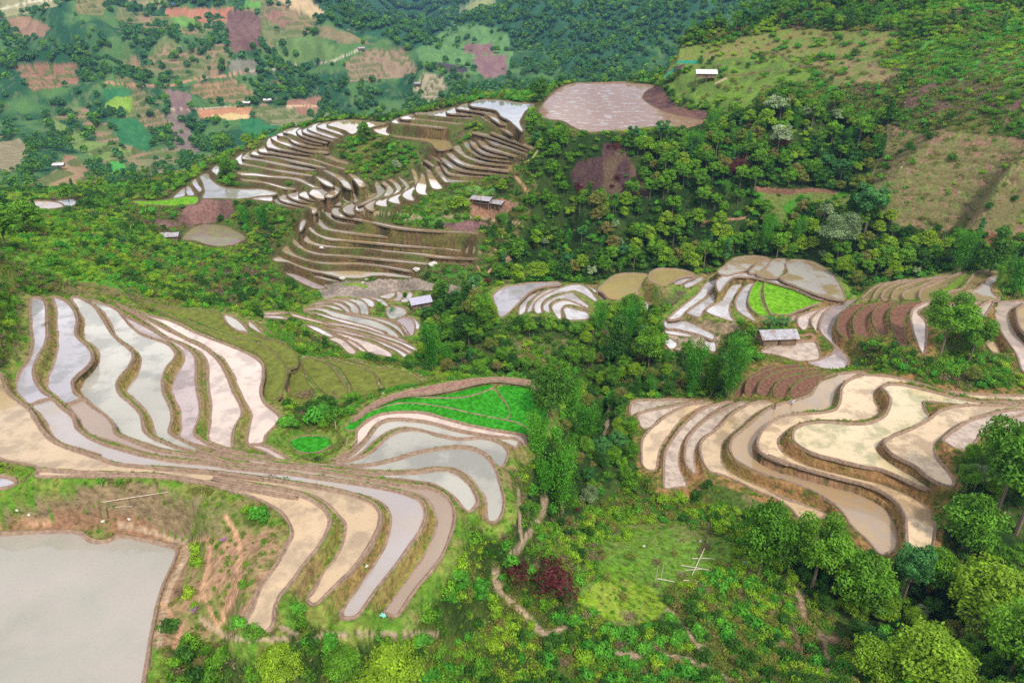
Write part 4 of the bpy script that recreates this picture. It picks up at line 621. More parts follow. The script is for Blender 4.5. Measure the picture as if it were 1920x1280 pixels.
# ------------------------------------------------------------------ plants
def leafmat(name, c1, c2, hue=.0):
    m = mat(name, c1, .55, .25); t = m.node_tree; b = t.nodes['Principled BSDF']; N = t.nodes.new; Lk = t.links.new
    oi = N('ShaderNodeObjectInfo'); mx = N('ShaderNodeMixRGB'); mx.inputs[1].default_value = (*c1, 1); mx.inputs[2].default_value = (*c2, 1); Lk(oi.outputs['Random'], mx.inputs[0])
    at = N('ShaderNodeAttribute'); at.attribute_name = 'tint'; mu = N('ShaderNodeMixRGB'); mu.blend_type = 'MULTIPLY'; mu.inputs[0].default_value = 1
    Lk(mx.outputs[0], mu.inputs[1]); Lk(at.outputs['Color'], mu.inputs[2]); Lk(mu.outputs[0], b.inputs['Base Color'])
    tr = N('ShaderNodeBsdfTranslucent'); Lk(mu.outputs[0], tr.inputs[0]); ms = N('ShaderNodeMixShader'); ms.inputs[0].default_value = .36
    out = t.nodes['Material Output']; Lk(b.outputs[0], ms.inputs[1]); Lk(tr.outputs[0], ms.inputs[2]); Lk(ms.outputs[0], out.inputs[0]); return m
LM = dict(mid=leafmat('leaf_green', (.095, .25, .014), (.16, .35, .02)), dark=leafmat('leaf_dark', (.04, .14, .012), (.08, .21, .018)), lime=leafmat('leaf_lime', (.20, .38, .016), (.30, .45, .025)),
 olive=leafmat('leaf_olive', (.19, .25, .03), (.25, .22, .06)), bamboo=leafmat('leaf_bamboo', (.065, .30, .022), (.14, .41, .03)), blue=leafmat('leaf_bluegreen', (.05, .19, .045), (.09, .27, .06)),
 red=leafmat('leaf_burgundy', (.12, .014, .024), (.19, .04, .05)), brown=leafmat('twig_brown', (.24, .15, .10), (.31, .22, .14)), mauve=leafmat('flower_mauve', (.42, .16, .44), (.50, .26, .50)), pale=leafmat('leaf_pale', (.25, .36, .15), (.36, .44, .24)))
BARK = noisy(mat('bark', (.20, .15, .11), .9, .1), 6, .6, 1.3); CANE = noisy(mat('bamboo_cane', (.30, .30, .12), .5, .3), 5, .7, 1.2)
def leaves(C, Nrm, size, asp=.55, jit=.6, tint=None, rng=RNG, updown=.35):
    n = len(C); d = Nrm+rng.normal(0, jit, (n, 3)); d[:, 2] += updown; d /= np.linalg.norm(d, axis=1)[:, None]+1e-9
    a = rng.normal(0, 1, (n, 3)); a -= (a*d).sum(1)[:, None]*d; a /= np.linalg.norm(a, axis=1)[:, None]+1e-9; b = np.cross(d, a)
    s = size*rng.uniform(.6, 1.35, n)[:, None]; V = np.stack([C-a*s, C+b*s*asp+d*s*.12, C+a*s, C-b*s*asp+d*s*.12], 1).reshape(-1, 3)
    t = np.repeat(tint if tint is not None else np.ones(n), 4); t = t*np.repeat(rng.uniform(.72, 1.28, n), 4); return V, t
def quadmesh(name, V, t, m, tintcol=None):
    n = len(V)//4; me = bpy.data.meshes.new(name); me.vertices.add(4*n); me.vertices.foreach_set('co', V.astype(np.float32).ravel()); me.loops.add(4*n); me.loops.foreach_set('vertex_index', np.arange(4*n, dtype=np.int32))
    me.polygons.add(n); me.polygons.foreach_set('loop_start', np.arange(0, 4*n, 4, dtype=np.int32)); me.update()
    c = np.ones((4*n, 4), np.float32); c[:, :3] = t[:, None]*(np.ones(3) if tintcol is None else tintcol); ca = me.color_attributes.new('tint', 'FLOAT_COLOR', 'POINT'); ca.data.foreach_set('color', c.ravel()); me.materials.append(m); return me
def lobes(L_, n, size, m, name, asp=.55, jit=.6, seed=0, under=-.35):
    rng = np.random.default_rng(seed); tot = sum(l[3]*l[4]+l[3]*l[5]+l[4]*l[5] for l in L_); VS, TS = [], []
    for (x, y, z, rx, ry, rz) in L_:
        k = int(n*(rx*ry+rx*rz+ry*rz)/tot); d = rng.normal(0, 1, (k*2, 3)); d /= np.linalg.norm(d, axis=1)[:, None]; d = d[d[:, 2] > under][:k]
        r = rng.uniform(.62, 1.06, len(d))[:, None]*(1+.22*np.sin(d[:, :1]*7+x*3)*np.cos(d[:, 1:2]*6+y*2)); C = np.array([x, y, z])+d*r*np.array([rx, ry, rz])
        V, t = leaves(C, d, size, asp, jit, np.full(len(d), rng.uniform(.72, 1.3)), rng); VS.append(V); TS.append(t)
    return quadmesh(name, np.concatenate(VS), np.concatenate(TS), m)
def tubes(name, paths, m, sides=6):
    V, F = [], []
    for P_, r0, r1 in paths:
        P_ = [Vector(p) for p in P_]; b = len(V)
        for i, p in enumerate(P_):
            d = (P_[min(i+1, len(P_)-1)]-P_[max(i-1, 0)]).normalized(); a = d.cross(Vector((.3, 1, .2))).normalized(); c = d.cross(a); r = r0+(r1-r0)*i/(len(P_)-1)
            V += [p+(a*math.cos(q_*2*math.pi/sides)+c*math.sin(q_*2*math.pi/sides))*r for q_ in range(sides)]
        for i in range(len(P_)-1):
            F += [(b+i*sides+q_, b+i*sides+(q_+1) % sides, b+(i+1)*sides+(q_+1) % sides, b+(i+1)*sides+q_) for q_ in range(sides)]
        F.append(tuple(b+(len(P_)-1)*sides+q_ for q_ in range(sides)))
    return raw_mesh(name, V, F, m)
def tree_meshes(seed, h, w, lm, nl=1500, ls=.36, clumps=13, trunk=.35, shape='round'):
    rng = np.random.default_rng(seed); Ls = []; paths = []; h0 = h*trunk
    top = Vector((rng.normal(0, .2), rng.normal(0, .2), h*.72)); paths.append(([(0, 0, -.8), (.08, .05, h0), tuple(top)], .035*h*.75, .03))
    for k in range(clumps):
        t = (k+.5)/clumps; a = k*2.4+rng.uniform(-.5, .5)
        if shape == 'round': zz = h0+(h-h0)*(.12+.80*t); rr = w*math.sqrt(max(.02, 1-(2*t-.82)**2))*rng.uniform(.5, .95)
        elif shape == 'tall': zz = h0*.7+(h-h0*.7)*(.05+.9*t); rr = w*(1-t*.75)*rng.uniform(.35, .8)
        else: zz = h0+(h-h0)*(.25+.65*t); rr = w*rng.uniform(.5, 1.1)
        s = w*rng.uniform(.34, .58)*(1.1-.35*t); x, y = rr*math.cos(a)*.8, rr*math.sin(a)*.8
        Ls.append((x, y, zz, s, s*rng.uniform(.8, 1.1), s*rng.uniform(.55, .85)))
        if k % 2 == 0: b = h0+(zz-h0)*.3; paths.append(([(0, 0, b), (x*.5, y*.5, (b+zz)/2+.1), (x*.9, y*.9, zz)], .012*h, .015))
    return tubes('trunk', paths, BARK), lobes(Ls, nl, ls, lm, 'crown', seed=seed)
def bamboo_meshes(seed, h, w, lm, culms=12, nl=1700):
    rng = np.random.default_rng(seed); paths = []; C, D_, T_ = [], [], []
    for k in range(culms):
        a = rng.uniform(0, 6.28); r0 = rng.uniform(0, w*.28); hh = h*rng.uniform(.7, 1); lean = w*rng.uniform(.35, .95); P_ = []
        for i in range(8):
            t = i/7; q_ = r0+lean*t**2.3; P_.append((math.cos(a)*q_, math.sin(a)*q_, hh*(t-.14*t**5)-.4*(i == 0)))
        paths.append((P_, .055, .012)); tc = rng.uniform(.7, 1.3)
        m_ = nl//culms; tt = rng.uniform(.18, 1.02, m_)**.9; PP = np.array(P_); base = np.stack([np.interp(tt, np.linspace(0, 1, 8), PP[:, j]) for j in range(3)], 1)
        base += rng.normal(0, 1, (m_, 3))*np.array([.55, .55, .45])*(w/2.6)*(.5+.9*np.sin(np.clip(tt, 0, 1)*3.0))[:, None]; C.append(base); D_.append(np.tile([math.cos(a)*.5, math.sin(a)*.5, .3], (m_, 1))); T_.append(np.full(m_, tc))
    V, t = leaves(np.concatenate(C), np.concatenate(D_), .22, .28, .7, np.concatenate(T_), rng, 0)
    return tubes('cane', paths, CANE, 5), quadmesh('foliage', V, t, lm)
def shrub_mesh(seed, h, w, lm, nl=420, ls=.2, k=7, asp=.5):
    rng = np.random.default_rng(seed); Ls = []
    for i in range(k):
        a = i*2.4; r = w*rng.uniform(.15, .65); s = w*rng.uniform(.3, .5); Ls.append((math.cos(a)*r, math.sin(a)*r, h*rng.uniform(.3, .7), s, s, h*rng.uniform(.3, .45)))
    me = lobes(Ls, nl, ls, lm, 'shrub', asp=asp, seed=seed, under=-.2); return me
def herb_mesh(seed, lm, n=46, w=.55, h=.4, ls=.16):
    rng = np.random.default_rng(seed); C = np.c_[rng.normal(0, w*.5, n), rng.normal(0, w*.5, n), rng.uniform(.02, h, n)]
    V, t = leaves(C, np.c_[C[:, :2], np.full(n, .3)], ls, .4, .6, None, rng, .3); return quadmesh('herb', V, t, lm)
TREES = [tree_meshes(s, h, w, LM[l], nl, ls, c, tr_, sh) for s, h, w, l, nl, ls, c, tr_, sh in ((1,7.5,2.9,'mid',1900,.30,14,.3,'round'),(2,6.5,2.6,'dark',1700,.30,12,.25,'round'),(3,8.5,2.6,'mid',1700,.30,13,.4,'open'),(4,8,2.0,'dark',1500,.30,14,.2,'tall'),(5,7,2.9,'lime',1800,.30,13,.3,'round'),(6,6,2.6,'olive',1400,.30,12,.3,'round'),(7,9,2.5,'blue',1600,.30,12,.45,'open'),(8,7,2.4,'pale',1100,.28,11,.45,'open'))]
_T = ((1,7.5,2.9,'mid',6500,.16,22,.3,'round'),(2,6.5,2.6,'dark',6000,.15,20,.25,'round'),(3,8.5,2.6,'mid',6000,.16,20,.4,'open'),(4,8,2.0,'dark',5000,.15,22,.2,'tall'),(5,7,2.9,'lime',6500,.16,22,.3,'round'),(6,6,2.6,'olive',5000,.15,18,.3,'round'),(7,9,2.5,'blue',5500,.16,18,.45,'open'),(8,7,2.4,'pale',4500,.14,18,.45,'open'))
TREEH = [tree_meshes(s, h, w, LM[l], nl, ls, c, tr_, sh) for s, h, w, l, nl, ls, c, tr_, sh in _T]
def joined(name, *ms):
    V, F, M_, T_, mats, b = [], [], [], [], [], 0
    for k, me in enumerate(ms):
        n_ = len(me.vertices); c = np.empty(n_*3, np.float32); me.vertices.foreach_get('co', c); V.append(c.reshape(-1, 3)); F += [tuple(v+b for v in p.vertices) for p in me.polygons]; M_ += [k]*len(me.polygons); b += n_; mats.append(me.materials[0])
        t_ = np.ones(n_*4, np.float32)
        if 'tint' in me.color_attributes: me.color_attributes['tint'].data.foreach_get('color', t_)
        T_.append(t_)
    o = bpy.data.meshes.new(name); o.from_pydata(np.concatenate(V).tolist(), [], F); [o.materials.append(m) for m in mats]; o.polygons.foreach_set('material_index', M_); o.color_attributes.new('tint', 'FLOAT_COLOR', 'POINT').data.foreach_set('color', np.concatenate(T_)); return o
TNAME = ['leafy green', 'dark green', 'open crowned green', 'narrow dark', 'bright yellow green', 'olive green', 'blue green', 'pale leaved']
BAMB = [bamboo_meshes(s, h, w, LM[l], c, 5200) for s, h, w, l, c in ((21,10,2.6,'bamboo',18),(22,8.5,2.3,'bamboo',15),(23,11,2.3,'mid',16))]
EXTRA = [tree_meshes(s, h, w, LM[l], nl, .26, c, tr_, sh) for s, h, w, l, nl, c, tr_, sh in ((61,10,2.2,'mid',1700,9,.5,'open'),(62,5,3.0,'mid',1700,10,.15,'round'),(63,8.5,1.6,'blue',1200,10,.2,'tall'),(64,6,2.4,'lime',1300,7,.35,'open'))]
BTHIN = [bamboo_meshes(s, h, w, LM['bamboo'], c, 1500) for s, h, w, c in ((71,9,2.2,9),(72,8,2.0,8))]
WOODS = [joined('woods', *t) for t in TREES+EXTRA+BTHIN]
SHRUB = [shrub_mesh(s, h, w, LM[l], nl, ls, k, a) for s, h, w, l, nl, ls, k, a in ((31,1.7,1.4,'mid',520,.17,8,.5),(32,1.3,1.3,'lime',460,.17,7,.5),(33,1.9,1.4,'dark',520,.17,8,.5),(34,1.1,1.2,'olive',420,.14,7,.4),(35,.9,1.1,'brown',330,.13,7,.25),(36,1.5,1.5,'bamboo',460,.22,7,.45),(37,2.1,1.7,'red',700,.13,9,.3),(38,1.1,1.0,'mauve',300,.11,7,.5))]
SNAME = ['leafy green', 'bright yellow green', 'dark green', 'olive green', 'dry brown', 'broad leaved green', 'burgundy leaved', 'mauve flowering']
HERB = [herb_mesh(41, LM['mid']), herb_mesh(42, LM['lime']), herb_mesh(43, LM['olive']), herb_mesh(44, LM['bamboo']), herb_mesh(45, LM['brown'], 34)]
FART = [lobes([(0,0,3.2,2.2,2.2,2.4),(1.2,.6,2.4,1.5,1.5,1.6),(-1.1,-.5,2.6,1.5,1.6,1.5)], 130, .75, LM[l], 'far_crown', asp=.7, seed=50+i) for i, l in enumerate(('blue','dark','mid','blue'))]
def link(o, parent=None, **kw):
    scene.collection.objects.link(o)
    if parent: o.parent = parent
    for a, b in kw.items(): o[a] = b
    return o
def thing(name, loc, label, cat, group=None, rot=0, sc=1):
    o = bpy.data.objects.new(name, None); o.empty_display_size = .5; link(o, label=label, category=cat); o.location = loc; o.rotation_euler = (0, 0, rot); o.scale = (sc, sc, sc) if not hasattr(sc, '__len__') else sc
    if group: o['group'] = group
    return o
def part(name, me, parent): return link(bpy.data.objects.new(name, me), parent)
def solo(name, me, loc, label, cat, group=None, rot=0, sc=1):
    o = bpy.data.objects.new(name, me); link(o, label=label, category=cat); o.location = loc; o.rotation_euler = (0, 0, rot); o.scale = (sc, sc, sc) if not hasattr(sc, '__len__') else sc
    if group: o['group'] = group
    return o
# --- where plants stand
AREA = np.abs(np.gradient(GX, axis=1)*np.gradient(GY, axis=0))
INFR = (PX > -160) & (PX < 2080) & (PY > -60) & (PY < 1420)
BUF = np.zeros((680, 1010), bool); _m = SEEN & (INS >= 0) & (PX > 0) & (PX < 2010) & (PY > 0) & (PY < 1350); BUF[(PY[_m]/2).astype(int), (PX[_m]/2).astype(int)] = True
BUF[1:] |= BUF[:-1]; BUF[:, 1:] |= BUF[:, :-1]; BUF[:-1] |= BUF[1:]
for a_, b_, c_, d_ in ((762,545,815,580),(1412,600,1495,645),(1298,128,1348,156),(885,355,945,388),(300,436,345,452),(1500,625,1560,690),(1430,640,1545,680)): BUF[b_//2:d_//2, a_//2:c_//2] = True
def clear_view(P_, hgt):                              # plants do not stand where they would hide the paddies
    ok = np.ones(len(P_), bool)
    for f in (.35, .8):
        a, b = world2pix(P_[:, 0], P_[:, 1], P_[:, 2]+hgt*f); i = np.clip(b/2, 0, 679).astype(int); j = np.clip(a/2, 0, 1009).astype(int); ok &= ~BUF[i, j]
    return ok | (np.random.default_rng(55).uniform(0, 1, len(P_)) < .04)
SEE2 = SEEN | (fbm(GX, GY, 4., 1, 99) > .8)
def scatter(mask, dens, seed, mind=0, ymin=0, ymax=9e9):
    rng = np.random.default_rng(seed); m = mask & INFR & SEE2 & (GY > ymin) & (GY < ymax); w_ = (AREA*dens)[m]; ii = np.nonzero(m.ravel())[0]; N_ = rng.poisson(w_.sum())
    if N_ == 0: return np.zeros((0, 3))
    pk = ii[np.searchsorted(np.cumsum(w_), rng.uniform(0, w_.sum(), N_)).clip(0, len(ii)-1)]
    X = GX.ravel()[pk]+rng.uniform(-.5, .5, N_)*.3; Y = GY.ravel()[pk]+rng.uniform(-.5, .5, N_)*.3; P_ = np.c_[X, Y, zat(X, Y)]
    if mind:
        cell = {}; keep = []
        for i, (x, y, z) in enumerate(P_):
            a, b = int(x//mind), int(y//mind); ok = True
            for da in (-1, 0, 1):
                for db in (-1, 0, 1):
                    for j in cell.get((a+da, b+db), ()):
                        if (P_[j, 0]-x)**2+(P_[j, 1]-y)**2 < mind*mind: ok = False
            if ok: cell.setdefault((a, b), []).append(i); keep.append(i)
        P_ = P_[keep]
    return P_
def stuff(name, protos, P_, idx, sc, label, seed=0):
    """one object: leafy plants standing on scattered points, placed by geometry nodes"""
    rng = np.random.default_rng(seed); col = bpy.data.collections.new(name+'_plants')
    for k, me in enumerate(protos): col.objects.link(bpy.data.objects.new('%s_%02d' % (name, k), me))
    me = bpy.data.meshes.new(name); me.vertices.add(len(P_)); me.vertices.foreach_set('co', P_.astype(np.float32).ravel())
    for an, ty, v in (('pick', 'INT', idx.astype(np.int32)), ('size', 'FLOAT', sc.astype(np.float32)), ('turn', 'FLOAT', rng.uniform(0, 6.28, len(P_)).astype(np.float32))):
        me.attributes.new(an, ty, 'POINT').data.foreach_set('value', v)
    o = bpy.data.objects.new(name, me); link(o, kind='stuff', label=label); ng = bpy.data.node_groups.new(name, 'GeometryNodeTree')
    ng.interface.new_socket('Geometry', in_out='INPUT', socket_type='NodeSocketGeometry'); ng.interface.new_socket('Geometry', in_out='OUTPUT', socket_type='NodeSocketGeometry')
    N = ng.nodes.new; Lk = ng.links.new; gi = N('NodeGroupInput'); go = N('NodeGroupOutput'); ip = N('GeometryNodeInstanceOnPoints'); ci_ = N('GeometryNodeCollectionInfo')
    ci_.inputs['Collection'].default_value = col; ci_.inputs['Separate Children'].default_value = True; ci_.inputs['Reset Children'].default_value = True
    def na(nm, ty):
        a = N('GeometryNodeInputNamedAttribute'); a.data_type = ty; a.inputs['Name'].default_value = nm; return a.outputs['Attribute']
    m2p = N('GeometryNodeMeshToPoints'); Lk(gi.outputs[0], m2p.inputs['Mesh']); Lk(m2p.outputs[0], ip.inputs['Points']); Lk(ci_.outputs[0], ip.inputs['Instance']); ip.inputs['Pick Instance'].default_value = True
    Lk(na('pick', 'INT'), ip.inputs['Instance Index']); cx = N('ShaderNodeCombineXYZ'); Lk(na('turn', 'FLOAT'), cx.inputs[2]); Lk(cx.outputs[0], ip.inputs['Rotation']); Lk(na('size', 'FLOAT'), ip.inputs['Scale'])
    Lk(ip.outputs[0], go.inputs[0]); md = o.modifiers.new('plants', 'NODES'); md.node_group = ng; return o
def choose_sp(w_, P_, seed, k=5.0, size=16.):         # kinds of plant grow in drifts, not as confetti
    W_ = np.stack([w_[i]*np.exp(k*(fbm(P_[:, 0], P_[:, 1], size, 3, 300+7*i)-.5)*2) for i in range(len(w_))], 1); W_ /= W_.sum(1)[:, None]
    return (np.cumsum(W_, 1) < np.random.default_rng(seed).uniform(0, 1, len(P_))[:, None]).sum(1).clip(0, len(w_)-1)
def choose(w_, n, seed):
    w_ = np.array(w_, float); return np.random.default_rng(seed).choice(len(w_), n, p=w_/w_.sum())
MARKS = [(150,1130,'the big cloudy pond'),(560,960,'the broad buff paddy'),(1100,1262,'the bare path on the bottom edge'),(900,1205,'the winding path below the burgundy shrubs'),(1290,1215,'the fork of the bottom paths'),(1400,1130,'the light blue plastic sheet'),(640,1235,'the leafy trees on the bottom edge'),(1245,1165,'the dry brown shrub heap'),(400,1240,'the lower right pond corner'),(1180,1200,'the lower rim of the clearing'),(1480,1260,'the junction of the dirt path'),(780,1190,'the dirt ledge below the paddies'),(1000,1220,'the end of the winding path'),(760,1100,'the tips of the curved paddies'),(440,1010,'the dirt track on the bank'),(250,940,'the brown bank above the pond'),(600,830,'the small green hollow'),(880,760,'the seedling beds'),(920,950,'the last pale curved paddy'),(1030,1100,'the burgundy shrub'),(1150,1010,'the upper grass clearing'),(1160,1110,'the lime green grass patch'),(1300,1060,'the poles in the clearing'),
 (1530,1180,'the path under the trees'),(1640,1000,'the longest tan terrace'),(1740,1030,'the narrow tan terrace tip'),(1250,880,'the left tan terraces'),(1800,870,'the right ends of the tan terraces'),(1060,860,'the feathery gully bamboo'),(1130,800,'the thin path in the gully'),(1360,700,'the tallest bamboo'),(1460,720,'the lower ploughed steps'),(1650,640,'the upper ploughed steps'),(1760,640,'the big open tree on the slope'),(1890,620,'the curved paddy at the right edge'),(1454,630,'the long roofed hut'),(1480,560,'the lime rice field'),(1520,510,'the shining dome'),(1350,560,'the white paddies under the dome'),
 (1170,535,'the khaki paddy'),(1050,565,'the ringed white paddies'),(960,555,'the lilac paddy by the stream'),(788,562,'the lilac roofed hut'),(812,640,'the tall bamboo by the grove'),(960,650,'the brown scrub in the valley'),(690,610,'the white centre terraces'),(600,690,'the fallow grass steps'),(700,540,'the stream bed'),(220,560,'the upper left paddy fan'),(30,620,'the steep left bank'),(120,470,'the bright green left slope'),(400,440,'the mossy round pond'),(310,378,'the lime seedling strip'),(75,385,'the small pink pond'),(560,380,'the wooded notch of the middle hill'),
 (720,280,'the bushy knoll'),(780,470,'the lower middle terraces'),(917,372,'the double roofed shed'),(850,330,'the upper right terrace lobe'),(520,300,'the upper left terrace lobe'),(950,205,'the white top paddy'),(1140,200,'the wet brown field'),(1140,330,'the burnt patch'),(1385,330,'the purple thicket'),(1040,470,'the foot of the wood'),(1250,460,'the lower wood'),(1480,370,'the small grassy field in the wood'),(1560,280,'the upper wood'),(1780,330,'the dry cleared hillside'),(1850,210,'the brown scrub strip'),(1800,110,'the lush green ridge'),(1322,143,'the ridge hut'),(1290,130,'the green net fence'),(1500,80,'the yellowish ridge meadow'),(1560,30,'the forest on the top ridge'),(1150,130,'the forested spur'),(870,170,'the light green spur'),(1760,470,'the bamboo under the dry hillside'),(1740,540,'the olive steps')]
def where(x, y, z):                                   # the nearest landmark, for telling plants apart
    a, b = world2pix(x, y, z); d = [math.hypot(a-m[0], (b-m[1])*1.3) for m in MARKS]; k = int(np.argmin(d)); dx, dy = a-MARKS[k][0], (b-MARKS[k][1])*1.2
    side = ('right of' if dx > 0 else 'left of') if abs(dx) > abs(dy) else ('below' if dy > 0 else 'above')
    return ('close ' if d[k] < 38 else 'a little ' if d[k] < 75 else 'well ')+side+' '+MARKS[k][2]
SEENL = {}
fo = (VEG == 2) & (GZ > -99)
# tall trees
FT = scatter(fo, .095, 1, 2.1, 0, FAR); ti = choose_sp((6, 2.6, 3, 1.8, 2.6, 1.5, 1, .6), FT, 3); ts = np.random.default_rng(4).uniform(.55, 1.05, len(FT))
ts[(FT[:, 1] < 200)] *= .72
RT = scatter((VEG == 1) & (DN > 3) & (GY > 110), .0045, 5, 5, 0, FAR); FT = np.concatenate([FT, RT]); ti = np.concatenate([ti, choose_sp((4, 4, 1, 1, 2, 2, 1, .5), RT, 6)]); ts = np.concatenate([ts, np.random.default_rng(7).uniform(.4, .8, len(RT))])
ridge = scatter((VEG == 1) & (GY > 350) & (PX > 1000) & (PY < 110), .05, 8, 2.8, 0, 470); FT = np.concatenate([FT, ridge]); ti = np.concatenate([ti, choose_sp((3, 5, 1, 1, 1, 1, 3, .2), ridge, 9)]); ts = np.concatenate([ts, np.random.default_rng(10).uniform(.6, 1.05, len(ridge))])
_o = clear_view(FT, 7.*ts); FT, ti, ts = FT[_o], ti[_o], ts[_o]
inview = (lambda a, b: (a > -10) & (a < 1930) & (b > -20) & (b < 1330))(*world2pix(FT[:, 0], FT[:, 1], FT[:, 2]+3))
rank = np.argsort(np.where(inview, 0, 1e6)+np.hypot(FT[:, 0], FT[:, 1])/ts)
for k in rank[:290]:
    x, y, z = FT[k]; i = int(ti[k]); t = thing('tree', (x, y, z), '%s %s tree %s' % ('tall' if ts[k] > .85 else 'middling' if ts[k] > .62 else 'low', TNAME[i], where(x, y, z)), 'tree', 'trees of the valley woods', random.uniform(0, 6.28), float(ts[k])); TS_ = TREEH if y < 200 else TREES; part('trunk', TS_[i][0], t); part('crown', TS_[i][1], t)
rest = rank[290:]
wi = ti[rest].copy(); rr_ = np.random.default_rng(77); sw_ = rr_.uniform(0, 1, len(wi)) < .38; wi[sw_] = rr_.choice([8, 9, 10, 11, 12, 13], sw_.sum(), p=[.25, .2, .15, .15, .13, .12])
stuff('woodland', WOODS, FT[rest], wi, ts[rest]*rr_.uniform(.75, 1.3, len(wi)), 'dense mixed green woodland on the valley slopes', 1)
# shrubs, herbs
sc1 = scatter((VEG == 1), np.where(GY < 120, .42, .26), 11, 0, 0, FAR); sc2 = scatter(fo, .16, 12, 0, 0, FAR); sc3 = scatter((VEG == 5) & (DN > 2), .035, 13, 0, 0, FAR); sc4 = scatter(VEG == 3, .05, 14, 0, 0, FAR)
sc5 = scatter(BURNT & (VEG == 5), .13, 98); SP = np.concatenate([sc5, sc1, sc2, sc3, sc4]); si = np.concatenate([np.random.default_rng(97).choice([4, 4, 6, 3], len(sc5)), choose_sp((4, 2.5, 2.5, 2.5, 1.5, 1.5), sc1, 15), choose_sp((4, 1, 5, 1, .3, 2), sc2, 16), choose_sp((1, 1, 1, 3, 3, .5), sc3, 17), choose_sp((4, 3, 1, 1, .1, 4), sc4, 18)])
ss = np.random.default_rng(19).uniform(.5, 1.15, len(SP))*np.interp(SP[:, 1], [80, 200, 400], [.95, 1.1, 1.5])
_o = clear_view(SP, 1.7*ss); SP, si, ss = SP[_o], si[_o], ss[_o]
pa, pb = world2pix(SP[:, 0], SP[:, 1], SP[:, 2]+1); vis = (pa > 0) & (pa < 1920) & (pb > 0) & (pb < 1290)
rank = np.argsort(np.where(vis, 0, 1e6)+np.hypot(SP[:, 0], SP[:, 1])/ss)
for k in rank[:285]:
    x, y, z = SP[k]; i = int(si[k]); solo('shrub', SHRUB[i], (x, y, z-.1), '%s %s shrub %s' % ('large' if ss[k] > 1.0 else 'middling' if ss[k] > .75 else 'small', SNAME[i], where(x, y, z)), 'shrub', 'shrubs on the slopes', random.uniform(0, 6.28), float(ss[k]))
rest = rank[285:]
hb1 = scatter((VEG == 1) | (VEG == 3), 2.0, 21, 0, 0, 150); hb2 = np.concatenate([scatter((VEG == 1) | (VEG == 3), .5, 22, 0, 150, 300), scatter((VEG == 3), .32, 26, 0, 300, FAR), scatter((VEG == 5) & (PX > 1600) & (PY > 200), .10, 27, 0, 180, FAR)]); hb3 = scatter((VEG == 5), 1.0, 23, 0, 0, 190); hb4 = scatter((VEG == 2), .3, 24, 0, 0, 200)
EP = []                                               # tufts along the bunds
for z, kind, pp, bw, PW in PONDS:
    d_ = np.hypot(PW[:, 0], PW[:, 1]).mean()
    if d_ > 300 or kind in ('fallow',): continue
    tn = np.roll(PW, -1, 0)-np.roll(PW, 1, 0); tn /= np.linalg.norm(tn, axis=1)[:, None]+1e-9; sg = 1 if np.sum(PW[:, 0]*np.roll(PW[:, 1], -1)-np.roll(PW[:, 0], -1)*PW[:, 1]) > 0 else -1; nn = np.c_[tn[:, 1], -tn[:, 0]]*sg
    ln = np.linalg.norm(np.roll(PW, -1, 0)-PW, axis=1); cnt = RNG.poisson(ln*1.5)
    for j in np.nonzero(cnt)[0]:
        t_ = RNG.uniform(0, 1, cnt[j]); off = RNG.uniform(.15, 1.3, cnt[j])*(.5 if d_ < 130 else .8); p_ = PW[j]+(PW[(j+1) % len(PW)]-PW[j])*t_[:, None]+nn[j]*off[:, None]; EP.append(p_)
EP += [np.repeat(r_[:, :2], 3, 0)+RNG.normal(0, .5, (len(r_)*3, 2)) for r_ in DR]
EP = np.concatenate(EP); ez = zat(EP[:, 0], EP[:, 1]); EP = np.c_[EP, ez]; fi_, fj_ = gidx(EP[:, 0], EP[:, 1]); ii_ = INS[np.clip(fi_.astype(int), 0, NR-1), np.clip(fj_.astype(int), 0, NC-1)]
EP = EP[(ii_ < 0) & (fbm(EP[:, 0], EP[:, 1], 5., 3, 88) > .47)]; eh = choose_sp((3, 2.4, 3, .8, 1.4), EP, 89, 4, 9.); es = np.random.default_rng(90).uniform(.3, .75, len(EP))*np.interp(EP[:, 1], [80, 250], [.8, 1.4])
HP = np.concatenate([hb1, hb2, hb3, hb4]); hi = np.concatenate([choose_sp((4, 3, 3, 2, 1.2), hb1, 25), choose_sp((4, 3, 3, 2, 1), hb2, 26), choose_sp((3, 3, 3, 1, 1), hb3, 27), choose_sp((4, 1, 1, 2, .5), hb4, 28)])
hs = np.random.default_rng(29).uniform(.6, 1.5, len(HP))*np.interp(HP[:, 1], [90, 300], [.9, 1.9]); hs[len(hb1)+len(hb2):len(hb1)+len(hb2)+len(hb3)] *= .6
stuff('undergrowth', SHRUB[:7]+HERB, np.concatenate([SP[rest], HP, EP]), np.concatenate([si[rest], hi+7, eh+7]), np.concatenate([ss[rest], hs, es]), 'leafy undergrowth, weeds and low shrubs covering the slopes', 2)
RIM = leafmat('leaf_rice', (.045, .34, .010), (.07, .42, .012)); RIL = leafmat('leaf_lime_rice', (.19, .44, .012), (.23, .48, .02)); rk = np.array([p[1] == 'rice' for p in PONDS]+[False]); lk = np.array([p[1] == 'ricey' for p in PONDS]+[False])
rp = scatter(rk[INS], 5., 91); lp = scatter(lk[INS], 1.6, 92); rp[:, 2] += .42; lp[:, 2] += .42
stuff('rice_seedlings', [herb_mesh(46, RIM, 30, .5, .35, .12), herb_mesh(47, RIL, 30, .6, .35, .14)], np.concatenate([rp, lp]), np.r_[np.zeros(len(rp)), np.ones(len(lp))], np.r_[np.random.default_rng(93).uniform(.35, .7, len(rp)), np.random.default_rng(94).uniform(.5, .9, len(lp))], 'dense bright green rice seedlings filling the seedling beds', 4)
